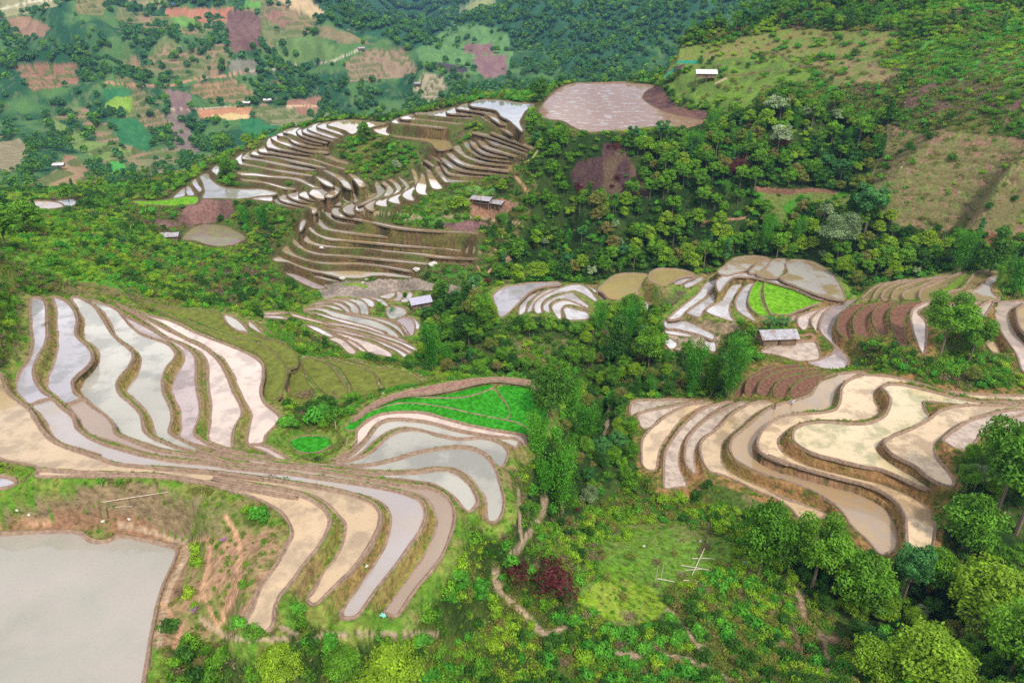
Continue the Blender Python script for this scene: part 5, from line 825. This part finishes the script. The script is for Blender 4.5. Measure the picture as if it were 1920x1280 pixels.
# far side of the valley
fw0 = scatter(VEG == 7, .020, 35, 0, FAR, 2600); fw = scatter(VEG == 4, .019*np.clip(fbm(GX, GY, 70., 3, 61)*4-1.2, .08, 2.2), 31, 0, FAR, 2600); fs = scatter(VEG == 6, .004, 32, 0, FAR, 1500)
fp = np.concatenate([fw0, fw, fs]); stuff('far_woodland', FART, fp, choose((3, 3, 2, 2), len(fp), 33), np.random.default_rng(34).uniform(.6, 1.5, len(fp))*np.interp(fp[:, 1], [430, 1000, 2000], [.8, 1.3, 2.2]), 'blue green trees and thickets on the far hills', 3)
print('trees', len(FT), 'shrubs', len(SP), 'herbs', len(HP), 'far', len(fp))
# ------------------------------------------------------------------ single plants one can point to
def ground(px, py):
    r = raycast([px], [py])[0]
    return Vector(r) if not np.isnan(r[0]) else Vector((*[float(v) for v in on_plane(px, py, 20)], 20))
def hero(kind, i, bx, by, topy, label, rs=1.0, grp=None):
    g = ground(bx, by); u, s = pix2us(bx, topy); hgt = max(1.5, CZ+float(s)*g.y-g.z)
    rs = rs*.72 if kind == 'bamboo' else rs*.85; src, h0 = (BAMB, (10, 8.5, 11)) if kind == 'bamboo' else (TREEH if bx > 0 and by > 470 else TREES, (7.5, 6.5, 8.5, 8, 7, 6, 9, 7)); sc = hgt/(h0[i]*.97)
    t = thing('bamboo_clump' if kind == 'bamboo' else 'tree', g, label, 'bamboo' if kind == 'bamboo' else 'tree', grp, random.uniform(0, 6.28), (sc*rs, sc*rs, sc))
    part('cane' if kind == 'bamboo' else 'trunk', src[i][0], t); part('foliage' if kind == 'bamboo' else 'crown', src[i][1], t)
GB = 'bamboo clumps in the gullies'
for a in ((0,812,700,592,'tall bamboo clump left of the grove, beside the white centre terraces',.8),(1,838,690,640,'small bamboo clump leaning on the tall one by the centre terraces',1),(0,1368,748,612,'tallest dark bamboo clump right of the central valley, beside ploughed steps',.75),(2,1335,742,655,'slim bamboo clump close left of the tallest dark one',.9),
 (0,1298,738,628,'broad bamboo clump left of the pair beside the ploughed steps',.8),(1,1062,800,685,'pale green bamboo clump behind the right end of the seedling beds',1),(0,1095,835,745,'bamboo clump leaning into the gully right of the seedling beds',1),(1,1008,862,762,'bamboo clump overhanging the right end of the seedling beds',.9),
 (0,1052,965,805,'tall feathery bamboo clump in the gully beside the tips of the curved paddies',.75),(1,1020,930,850,'low bamboo clump at the foot of the feathery one in the gully',1),(0,1432,476,392,'bamboo clump rising behind the left end of the shining dome',.7),(1,1490,470,398,'bamboo clump behind the middle of the shining dome',.8),
 (0,1795,512,418,'bamboo clump at the foot of the dry cleared hillside',.95),(1,1900,558,470,'bamboo clump at the right edge behind the olive steps',.9),(2,1868,540,490,'slim canes of bamboo beside the right end of the olive steps',.9),(1,1125,625,560,'bamboo clump rising in front of the ringed white paddies',1),
 (0,1178,640,560,'bamboo clump between ringed white paddies and khaki paddy',1),(0,495,432,378,'bamboo clump beside the round mossy pond',1.1),(1,462,425,380,'bright bamboo clump left of the round mossy pond clump',1.1),(2,1235,655,600,'bamboo clump left of the small white steps below the brown bank',.9)):
    hero('bamboo', a[0], a[1], a[2], a[3], a[4], a[5], GB)
for a in ((0,427,334,296,'round green tree at the left nose of the middle terraced hill',1),(4,942,368,336,'bright round tree beside the double roofed shed',1),(4,859,402,368,'wide bushy tree on green steps left of the double roofed shed',1.5),(4,464,275,252,'bright green tree on the edge above the upper left lobe terraces',1.4),(0,420,290,250,'dark green tree left of the terraced hill, above the round tree',1.2),
 (0,684,262,230,'tree on the bushy knoll between the two upper terrace lobes',1.2),(1,1012,190,148,'round tree behind the white top paddy, beside the wet brown field',1.3),(2,1762,668,558,'big open tree above the brown ploughed steps with white paddies behind',1.25),(2,1815,680,600,'open tree on the right slope beside the curved lilac paddy',1.1),(2,1858,985,802,'big leafy tree overhanging the right ends of the tan terraces',.95),
 (2,1905,1000,830,'big tree at the right edge beside the tan terraces',1),(0,1800,1040,935,'round tree under the big tree at the right ends of the tan terraces',1.1),(3,1852,520,425,'dark pointed tree beside bamboo below the dry hillside',1.3),(7,1568,495,405,'pale leaved tree behind the shining dome, its right side',1.1),(4,1580,520,480,'small lime tree at the right shoulder of the shining dome',1.1),
 (6,1620,440,350,'pale blue green tree at the lower left corner of the dry hillside',1.2),(7,1455,300,235,'pale tree standing in the wood right of the wet brown field',1),(0,1420,1085,950,'round crowned tree on pale trunk above the grass clearing',.8),(2,1437,1065,975,'flat crowned tree with pale stem right of the grass clearing',1),(2,1520,1112,985,'broad tree below the lower tips of the tan terraces',1),
 (0,1600,1150,1050,'round olive tree between thicket and tan terrace tips',1.2),(6,1690,1130,1030,'blue green tree below the narrow tip of the tan terraces',1),(4,1830,1180,1070,'bright broad tree in the thicket of the bottom right corner',1.35),(0,1740,1110,1035,'dark round tree directly below the longest tan terrace',1.1),(4,1730,1290,1200,'lime green tree at the bottom edge right of the path',1.5),
 (0,1890,1275,1150,'leafy tree in the lower right corner',1.1),(4,1640,1278,1215,'low bright tree on the bottom edge beside the dirt path',1.5),(1,1030,790,690,'dark tree in the wooded gully above the bamboo',1),(0,905,600,552,'round bright tree in the grove below the slate coloured mud',1.2),(1,870,640,590,'round tree in the middle of the grove',1.2),
 (0,1180,620,555,'round topped tree in front of the khaki paddy',1.2),(0,1215,690,615,'tall green tree in the centre of the wooded valley',1),(3,1155,690,590,'dark narrow tree left of the centre of the wooded valley',1.2),(1,545,545,520,'small round tree beside the stream bed',1.4),(0,130,380,345,'blue green tree beside the small pink pond on the left',1.3),(1,760,560,548,'small tree at the pond beside the lilac roofed hut',1),
 (0,60,440,375,'spreading dark tree at the left edge above the green slope',1.2),(0,15,470,385,'tall dark tree on the left edge of the picture',1.2),(4,530,1282,1222,'leafy tree at the bottom edge below the long buff paddy',1.2),(4,740,1300,1225,'broad bright leaved tree on the bottom edge, centre left',1.8),(0,645,1278,1225,'low leafy tree at the bottom edge between two others',1.5)):
    hero('tree', a[0], a[1], a[2], a[3], a[4], a[5])
def bush(i, px, py, wpx, label, z=1.0):
    g = ground(px, py); wm = wpx*(g-Vector((0, 0, CZ))).length/FPX; w0 = (1.4, 1.3, 1.4, 1.2, 1.1, 1.5, 1.7, 1.0)[i]; sc = wm/(w0*2.2); solo('shrub', SHRUB[i], g, label, 'shrub', None, random.uniform(0, 6), (sc, sc, sc*z))
for a in ((6,1036,1118,118,'largest burgundy shrub beside the grass clearing',1.1),(6,968,1095,76,'smaller burgundy shrub left of the largest one',1.2),(6,1126,1040,18,'tiny burgundy shrub above the grass clearing',1),(6,1082,960,16,'small burgundy shrub in the gully by the feathery bamboo',1.3),(7,366,1148,20,'mauve flowering shrub beside the cloudy pond path',1),(7,420,1015,14,'small mauve shrub near the upper dirt track on the bank',1),
 (7,1518,1102,18,'mauve flowering shrub beside the path under the trees',1.2),(6,915,535,26,'burgundy shrub left of the lilac paddy by the stream',1),(6,1385,330,50,'burgundy shrub patch in the wood right of the burnt patch',1.2),(6,1460,280,56,'dark purple thicket in the wood left of the dry hillside',.9),(6,1240,350,20,'dark red shrub right of the burnt patch',1.4),(4,88,610,16,'round dry tuft on the bund of the lilac paddy',.8),(4,110,626,10,'smaller dry tuft beside the round one on the lilac paddy bund',.9),
 (4,575,745,44,'dry brown brush heap on the fallow steps',.8),(4,625,742,24,'small twiggy brush heap beside the grey puddle',.6),(5,600,790,70,'broad leaved shrub above the small green hollow',.9),(5,540,800,44,'green shrub left of the small green hollow',.9),(5,555,1150,40,'bright green shrub between the tips of the buff paddies',.7),(5,450,1170,40,'bright green shrub at the foot of the longest buff paddy',.7),(0,480,1195,44,'green shrub at the lower tip of the longest buff paddy',.7),
 (5,895,1115,60,'bright green shrub on slope below the curved paddies',.9),(5,840,1130,40,'round green shrub beside the one below the curved paddies',.9),(0,715,585,22,'green shrub growing on the white centre terraces',1.4),(4,1180,1160,44,'dry brown shrub heap below the grass clearing',.5)):
    bush(*a)
# banana plant
def frond_mesh(seed, n=11, ln=3.2):
    rng = np.random.default_rng(seed); V, F, = [], []
    for k in range(n):
        a = k*2.4; el = rng.uniform(.5, 1.2); b = len(V)
        for i in range(7):
            t = i/6; r = ln*t*math.cos(el)*1.1; z = 1.6+ln*(math.sin(el)*t-.75*t*t*(1.2-el*.4)); w_ = .36*math.sin(math.pi*min(1, t*.93+.06))+.02
            c = Vector((math.cos(a)*r, math.sin(a)*r, z)); s_ = Vector((-math.sin(a), math.cos(a), 0))*w_; V += [c-s_+Vector((0, 0, -.1)), c, c+s_+Vector((0, 0, -.1))]
        for i in range(6): F += [(b+3*i, b+3*i+1, b+3*i+4, b+3*i+3), (b+3*i+1, b+3*i+2, b+3*i+5, b+3*i+4)]
    me = raw_mesh('frond', V, F, LM['blue']); ca = me.color_attributes.new('tint', 'FLOAT_COLOR', 'POINT'); ca.data.foreach_set('color', np.ones(len(V)*4, np.float32)); return me
FR = frond_mesh(5); ST = tubes('stem', [([(0, 0, -.5), (.05, 0, 1), (0, 0, 2)], .16, .1)], CANE)
for px, py, sc, lb in ((1446,613,1.15,'banana plant with arching leaves right behind the long grey hut roof'),(1470,611,1.0,'banana plant at the right rear of the long grey hut'),(735,585,.7,'small banana plant beside the round white paddy')):
    t = thing('banana_plant', ground(px, py), lb, 'banana plant', 'banana plants near the huts', random.uniform(0, 6), sc); part('stem', ST, t); part('frond', FR, t)
# ------------------------------------------------------------------ huts
def rusty(m, rust=(.26, .15, .10), thr=(.52, .66)):
    t = m.node_tree; b = t.nodes['Principled BSDF']; N = t.nodes.new; src = b.inputs['Base Color'].links[0].from_socket; tc = N('ShaderNodeTexCoord'); a = N('ShaderNodeTexNoise'); a.inputs['Scale'].default_value = .9; a.inputs['Detail'].default_value = 6
    r = N('ShaderNodeMapRange'); r.inputs[1].default_value = thr[0]; r.inputs[2].default_value = thr[1]; mx = N('ShaderNodeMixRGB'); mx.inputs[2].default_value = (*rust, 1); L_ = t.links.new
    L_(tc.outputs['Object'], a.inputs[0]); L_(a.outputs[0], r.inputs[0]); L_(r.outputs[0], mx.inputs[0]); L_(src, mx.inputs[1]); L_(mx.outputs[0], b.inputs['Base Color']); return m
ROOFG = rusty(noisy(mat('roof_sheet', (.36, .35, .38), .55, .4), 1.5, .65, 1.3, 6, .2, 8, .02)); ROOFW = noisy(mat('roof_pale', (.62, .60, .60), .5, .4), 1.5, .75, 1.15); ROOFB = mat('roof_blue', (.05, .18, .45), .5); ROOFL = noisy(mat('roof_lilac', (.42, .40, .50), .5, .4), 1.5, .75, 1.2)
WOOD = noisy(mat('weathered_boards', (.26, .18, .12), .85, .2), 3, .5, 1.4, 6, .5, 9, .03, stretch=(1, 1, .1)); POLE = noisy(mat('peeled_pole', (.62, .54, .42), .7, .2), 4, .7, 1.15); DARKW = mat('dark_doorway', (.03, .022, .018), .9); ROCK = noisy(mat('pale_rock', (.62, .58, .52), .9, .2), 2, .6, 1.2, 6, .8, 2, .2)
def boxes(name, B_, m, bev=0):
    bm = bmesh.new()
    for (x0, y0, z0, x1, y1, z1) in B_:
        r = bmesh.ops.create_cube(bm, size=1); bmesh.ops.scale(bm, vec=(x1-x0, y1-y0, z1-z0), verts=r['verts']); bmesh.ops.translate(bm, vec=((x0+x1)/2, (y0+y1)/2, (z0+z1)/2), verts=r['verts'])
    if bev: bmesh.ops.bevel(bm, geom=bm.edges[:], offset=bev, segments=1, affect='EDGES')
    me = bpy.data.meshes.new(name); bm.to_mesh(me); me.materials.append(m); return me
def roof_mesh(Lr, Wr, z0, rise, m, flat=False):
    V, F = [], []; nx = max(10, int(Lr/.22)); prof = [(-Wr/2, z0), (0, z0+rise), (Wr/2, z0)] if not flat else [(-Wr/2, z0+rise), (Wr/2, z0)]
    for s in (0, -.07):
        b = len(V)
        for i in range(nx+1):
            x = -Lr/2+Lr*i/nx; w_ = .025*(i % 2)
            V += [(x, y, z+w_+s) for y, z in prof]
        np_ = len(prof)
        for i in range(nx):
            for j in range(np_-1): F.append((b+i*np_+j, b+i*np_+j+1, b+(i+1)*np_+j+1, b+(i+1)*np_+j))
    n_ = (nx+1)*np_
    for i in range(nx):
        for j in (0, np_-1): F.append((i*np_+j, (i+1)*np_+j, n_+(i+1)*np_+j, n_+i*np_+j))
    for i in (0, nx):
        for j in range(np_-1): F.append((i*np_+j, i*np_+j+1, n_+i*np_+j+1, n_+i*np_+j))
    return raw_mesh('roof', V, F, m)
def hut(px, py, label, L_, W_, H_, rise, rot, rm, stilt=.6, walls=True, small=False, over=.7):
    g = ground(px, py); t = thing('hut', (g.x, g.y, g.z), label, 'hut', None, rot)
    part('roof', roof_mesh(L_+2*over, W_+2*over, stilt+H_, rise, rm), t)
    if walls:
        wl = [(-L_/2+i*.3, s*W_/2-.04, stilt, -L_/2+i*.3+.27, s*W_/2+.04, stilt+H_-.02+.10*(i % 3 == 0)) for i in range(int(L_/.3)) for s in (-1, 1)]+[(s*L_/2-.04, -W_/2+i*.3, stilt, s*L_/2+.04, -W_/2+i*.3+.27, stilt+H_+rise*(1-abs(-W_/2+i*.3+.15)/(W_/2))-.12) for i in range(int(W_/.3)) for s in (-1, 1)]
        part('wall', boxes('wall', wl, WOOD), t)
        d = part('door', boxes('door', [(-.45, -W_/2-.09, stilt+.05, .45, -W_/2-.045, stilt+1.75)], DARKW), t)
        if not small: part('handle', boxes('handle', [(.3, -W_/2-.13, stilt+.9, .36, -W_/2-.09, stilt+1.05)], POLE), d)
    if not small:
        part('floor', boxes('floor', [(-L_/2-.1, -W_/2-.1, stilt-.14, L_/2+.1, W_/2+.1, stilt-.01)], WOOD), t)
        for x in (-L_/2+.1, 0, L_/2-.1):
            for y in (-W_/2-.15, W_/2+.15): part('post', boxes('post', [(x-.08, y-.08, -1.6, x+.08, y+.08, stilt+H_+.02)], WOOD), t)
    return t
hut(1454,641,'long grey roofed wooden hut between bright rice field and brown ploughed steps',9.0,4.6,1.9,1.5,R(4),ROOFG,.35)
hut(788,578,'lilac roofed stilt hut beside the round pond below the middle hill',6.4,4.4,1.9,1.5,R(24),ROOFL,1.1)
hut(1322,153,'pale roofed open stilt hut on the grassy ridge beside the green net fence',8.6,5.0,1.7,1.6,R(-6),ROOFW,1.9)
hut(905,379,'larger grey shed roof beside the bright round tree',7.2,4.4,1.3,.9,R(-22),ROOFG,.05,False)
hut(933,384,'smaller grey lean-to against the larger shed, above the bare yard',4.4,4.0,1.0,.7,R(-26),ROOFG,.05,False)
hut(321,449,'grey roof half hidden in scrub left of the mossy round pond',6.0,4.0,1.6,1.0,R(8),ROOFG,.2)
hut(112,314,'tiny pale roofed field hut above the striped brown terraces on the left',6.5,4.2,1.6,1.2,R(10),ROOFW,.5,True,True)
hut(462,197,'tiny white roofed hut above the tan pond, left one of the pair',8,4.2,1.6,1.5,R(0),ROOFW,.4,True,True)
hut(502,194,'tiny white roofed hut right of its twin, beside red bare earth',7,4.2,1.8,1.6,R(20),ROOFW,.4,True,True)
hut(678,95,'tiny grey hut at the top of the far brown terrace steps',7,4.5,1.8,1.5,R(10),ROOFG,.4,True,True)
hut(784,164,'tiny grey hut left of the far shining paddy steps',7,4.5,1.8,1.5,R(-20),ROOFG,.4,True,True)
hut(327,12,'tiny blue roofed hut beside the red field at the upper left',9,5,1.8,1.5,R(5),ROOFB,.4,True,True)
hut(960,42,'tiny pale hut on the far meadow near the top edge',8,5,1.8,1.5,R(5),ROOFW,.4,True,True)
# ------------------------------------------------------------------ poles, posts, rocks, net fence, scraps
def pole(a, b, r, label, up=.25, cat='pole', top=None, grp=None):
    A_ = ground(*a); B_ = ground(*b) if top is None else None
    if B_ is None: B_ = A_+Vector((top[0], top[1], top[2]))
    A_.z += up; B_.z += up if top is None else 0; me = tubes('pole', [([tuple(A_-A_), tuple((B_-A_)*.5+Vector((0, 0, .05))), tuple(B_-A_)], r, r*.75)], POLE, 8)
    solo('pole' if top is None else 'post', me, A_, label, cat, grp)
XY = lambda reg, x, y: (REG[reg][0]+x/REG[reg][2], REG[reg][1]+y/REG[reg][2])
for a, b, r, lb in (((1258,402),(1155,618),.09,'long pale pole lying steeply across the grass clearing'),((1155,512),(1320,513),.07,'short pole lying level near the top of the grass clearing'),((1085,553),(1335,598),.07,'long thin pole lying slantwise in the middle of the clearing'),((1112,588),(1225,580),.06,'shortest pole in the middle of the clearing'),
 ((932,640),(1050,664),.08,'pole lying at the foot of the two thin uprights'),((1100,650),(1272,667),.08,'pole lying along the lower edge of the clearing frame'),((1410,540),(1300,695),.05,'thin greenish pole at the right end of the clearing frame')):
    pole(XY('P', *a), XY('P', *b), r, lb)
for x, y, h, lb in ((922,655,3.4,'left one of the two thin uprights in the clearing'),(957,640,3.0,'right one of the two thin uprights in the clearing')): pole(XY('P', x, y), None, .06, lb, 0, 'post', (.1, .1, h))
pole(XY('B', 447, 500), None, .07, 'pale upright post above the small green hollow', 0, 'post', (0, 0, 1.9)); pole(XY('B', 512, 600), None, .05, 'leaning stick at the right side of the green hollow', 0, 'post', (.5, .2, 1.7)); pole(XY('B', 545, 605), None, .05, 'strongly leaning stick beside the rose paddy end', 0, 'post', (1.1, .3, 1.3))
pole(XY('Q', 1050, 590), None, .04, 'tall thin pale stake below the narrow tan terrace tip', 0, 'post', (.4, .2, 3.2))
pole(XY('C', 680, 395), XY('C', 1090, 315), .05, 'long pale bamboo stake lying on the brown bank', .12); pole(XY('C', 740, 396), XY('C', 862, 406), .04, 'short pale bamboo stake lying beside the long one', .12)
pole(XY('G', 545, 495), XY('G', 585, 565), .08, 'pole sloping down the bank right of the long hut', .3); pole(XY('G', 430, 555), XY('G', 462, 580), .08, 'short pole leaning off the long hut end', .5); pole(XY('G', 250, 665), XY('G', 300, 635), .08, 'pole lying in front of the long hut', .3)
def rock(px, py, s, label, seed):
    g = ground(px, py); bm = bmesh.new(); bmesh.ops.create_icosphere(bm, subdivisions=3, radius=1); rng = np.random.default_rng(seed); a = rng.uniform(0, 9, 3)
    for v in bm.verts:
        c = v.co; k = 1+.28*math.sin(c.x*3+a[0])*math.cos(c.y*2.6+a[1])+.14*math.sin(c.z*6+a[2]+c.x*4); v.co = Vector((c.x*k*1.2, c.y*k, c.z*k*.7))*s
    me = bpy.data.meshes.new('rock'); bm.to_mesh(me); me.materials.append(ROCK); solo('rock', me, g+Vector((0, 0, s*.2)), label, 'rock', 'pale rocks')
for i, (rg, x, y, s, lb) in enumerate((('C',145,478,.2,'white rock at the left end of the pond bank'),('C',205,470,.2,'white rock right of the first one on the pond bank'),('C',668,485,.22,'white rock among weeds above the cloudy pond'),('C',845,492,.2,'small pale rock on the bare path above the cloudy pond'),('L',568,815,.9,'pale boulder at the lower edge of the middle hill'),('L',750,820,.6,'pale rock beside the stream bed mossy patch'),('L',722,846,.5,'pale rock on the stream bed'),
 ('L',412,584,.7,'pale rock on a terrace step of the middle hill'),('L',1245,708,1.3,'grey boulder at the right end of the lowest terraces'),('L',1130,752,1.1,'grey boulder left of the green patch below the terraces'),('P',1335,658,.36,'pale stone at the right end of the clearing frame'),('P',1212,397,.25,'white stone at the top of the grass clearing'),('P',848,425,.2,'small white stone left in the grass clearing'),('M',650,470,.5,'white stone on the wet brown field'),('D',985,715,.2,'orange brown stone on the paddy bank'))):
    rock(*XY(rg, x, y), s, lb, i)
NET = mat('green_net', (.03, .42, .27), .7, .2); P0 = ground(*XY('M', 1145, 352)); P1 = ground(*XY('M', 1402, 243)); t = thing('net_fence', P0, 'turquoise green net fence running up the grassy ridge beside the hut', 'fence'); nseg = 12; V, F, pts_ = [], [], []
for i in range(nseg+1):
    x = P0.x+(P1.x-P0.x)*i/nseg; y = P0.y+(P1.y-P0.y)*i/nseg; z = float(zat(x, y)); pts_.append((x-P0.x, y-P0.y, z-P0.z))
    for dy in (0, .04): V += [(x-P0.x, y-P0.y+dy, z-P0.z+.05), (x-P0.x, y-P0.y+dy, z-P0.z+1.35+.12*(i % 2))]
for i in range(nseg):
    b = 4*i; F += [(b, b+4, b+5, b+1), (b+2, b+3, b+7, b+6), (b+1, b+5, b+7, b+3)]
part('netting', raw_mesh('netting', V, F, NET), t)
for p_ in pts_[::3]: part('post', tubes('post', [([(p_[0], p_[1]-.06, p_[2]-.3), (p_[0], p_[1]-.06, p_[2]+1.6)], .05, .05)], POLE), t)
def cloth(px, py, col, label, s):
    g = ground(px, py); V = [(x*s, y*s*.6, .25+.16*math.sin(x*4+y*3)+.1*math.cos(y*7)-.1*(x*x+y*y)) for x in np.linspace(-1, 1, 9) for y in np.linspace(-1, 1, 7)]; F = [(i*7+j, (i+1)*7+j, (i+1)*7+j+1, i*7+j+1) for i in range(8) for j in range(6)]
    me = raw_mesh('sheet', V, F, mat('sheet', col, .6)); o = solo('plastic_sheet', me, g, label, 'plastic sheet'); md = o.modifiers.new('thick', 'SOLIDIFY'); md.thickness = .02
cloth(*XY('Q', 135, 545), (.12, .45, .85), 'crumpled light blue plastic sheet left of the trees', .8); cloth(*XY('Q', 212, 668), (.55, .55, .6), 'grey crumpled sheet on the shrubby ground', .7); cloth(*XY('D', 1092, 1018), (.25, .65, .6), 'small turquoise scrap at the tip of the brown paddy', .35)
# ------------------------------------------------------------------ the two walkers on the bund
SKIN = mat('skin', (.42, .26, .18), .6)
def skinned(name, ch, m, parent):
    V, E, Rr = [], [], []
    for c in ch:
        b = len(V); j0 = 0
        if isinstance(c[0], int): prev = c[0]; j0 = 1
        else: prev = None
        for p_, r_ in c[j0:]:
            V.append(p_); Rr.append(r_)
            if prev is not None: E.append((prev, len(V)-1))
            prev = len(V)-1
    me = bpy.data.meshes.new(name); me.from_pydata(V, E, []); me.materials.append(m); o = bpy.data.objects.new(name, me); scene.collection.objects.link(o); o.parent = parent
    sk = o.modifiers.new('skin', 'SKIN'); 
    for i, r_ in enumerate(Rr): me.skin_vertices[0].data[i].radius = (r_, r_)
    me.skin_vertices[0].data[0].use_root = True; s = o.modifiers.new('sub', 'SUBSURF'); s.levels = s.render_levels = 2; return o
def person(px, py, label, shirt, trousers, hatc, rot, lean=0, stride=.16, bag=None):
    g = ground(px, py)+Vector((0, 0, .22)); t = thing('person', g, label, 'person', None, rot); l = lean
    hip = (0, 0, .84); ch = [[(hip, .115), ((0, -.06*l, 1.05), .105), ((0, -.22*l, 1.28), .12), ((0, -.30*l, 1.37), .05), ((0, -.36*l, 1.46), .055), ((0, -.40*l, 1.55), .085), ((0, -.42*l, 1.62), .07)]]
    for s in (-1, 1):
        ch.append([0, ((s*.09, 0, .80), .088), ((s*.10, -s*stride*.6, .46), .06), ((s*.10, s*stride*.5-s*stride*.9, .08), .042), ((s*.10, -s*stride*.4-.10, .035), .035)])
        ch.append([2, ((s*.17, -.22*l, 1.30), .052), ((s*.22, -.2*l+s*.05, 1.05), .042), ((s*.22, -.32*l-.08, .84), .033), ((s*.21, -.34*l-.11, .77), .028)])
    skinned('body', ch, SKIN, t)
    sh = [[((0, 0, .74), .12), ((0, 0, .84), .138), ((0, -.06*l, 1.05), .125), ((0, -.22*l, 1.27), .14), ((0, -.28*l, 1.34), .075)]]
    for s in (-1, 1): sh.append([3, ((s*.17, -.22*l, 1.30), .068), ((s*.22, -.2*l+s*.05, 1.05), .056), ((s*.22, -.28*l-.04, .92), .048)])
    skinned('shirt', sh, mat('shirt', shirt, .8), t)
    tr_ = [[((0, 0, 1.0), .10), ((0, 0, .90), .128), ((0, 0, .80), .125)]]
    for s in (-1, 1): tr_.append([2, ((s*.09, 0, .76), .10), ((s*.10, -s*stride*.6, .46), .075), ((s*.10, s*stride*.5-s*stride*.9, .16), .056)])
    skinned('trousers', tr_, mat('trousers', trousers, .8), t)
    hd = Vector((0, -.41*l, 1.64)); ring = [(.0, .10), (.06, .095), (.10, .07), (.12, .03)]; V, F = [], []
    for r_, z_ in ((.19, -.02), (.12, .03), (.10, .08), (.05, .11), (.005, .115)): V += [(hd.x+math.cos(k*math.pi/6)*r_, hd.y+math.sin(k*math.pi/6)*r_, hd.z+z_) for k in range(12)]
    for i in range(4): F += [(i*12+k, i*12+(k+1) % 12, (i+1)*12+(k+1) % 12, (i+1)*12+k) for k in range(12)]
    part('hat', raw_mesh('hat', V, F, mat('hat', hatc, .7)), t)
    if bag: part('backpack', boxes('backpack', [(-.17, .10-.2*l, .98, .17, .30-.2*l, 1.36)], mat('backpack', bag, .7), .04), t)
person(1451,771,'person in a dark top wading in the tan paddy beside its bund',(.035,.02,.025),(.06,.05,.05),(.05,.03,.03),R(200),.25)
person(1483,763,'person in a pale blue and white top bending in the tan paddy',(.70,.80,.90),(.20,.14,.11),(.65,.60,.50),R(60),.9,.2,(.15,.40,.80))
# ------------------------------------------------------------------ air
HZ = bpy.data.materials.new('haze'); HZ.use_nodes = True; t_ = HZ.node_tree; t_.nodes.clear(); o_ = t_.nodes.new('ShaderNodeOutputMaterial'); pv = t_.nodes.new('ShaderNodeVolumePrincipled')
pv.inputs['Color'].default_value = (.30, .52, .95, 1); pv.inputs['Density'].default_value = .00012; pv.inputs['Anisotropy'].default_value = .2; t_.links.new(pv.outputs[0], o_.inputs['Volume'])
zt = float(GZ.max())+25; zb = float(GZ.min())-3
hz = bpy.data.objects.new('haze', boxes('haze', [(-4200, -60, zb, 4200, 4300, max(zt, CZ+20))], HZ)); scene.collection.objects.link(hz); hz['kind'] = 'stuff'; hz['label'] = 'thin blue haze in the valley air'
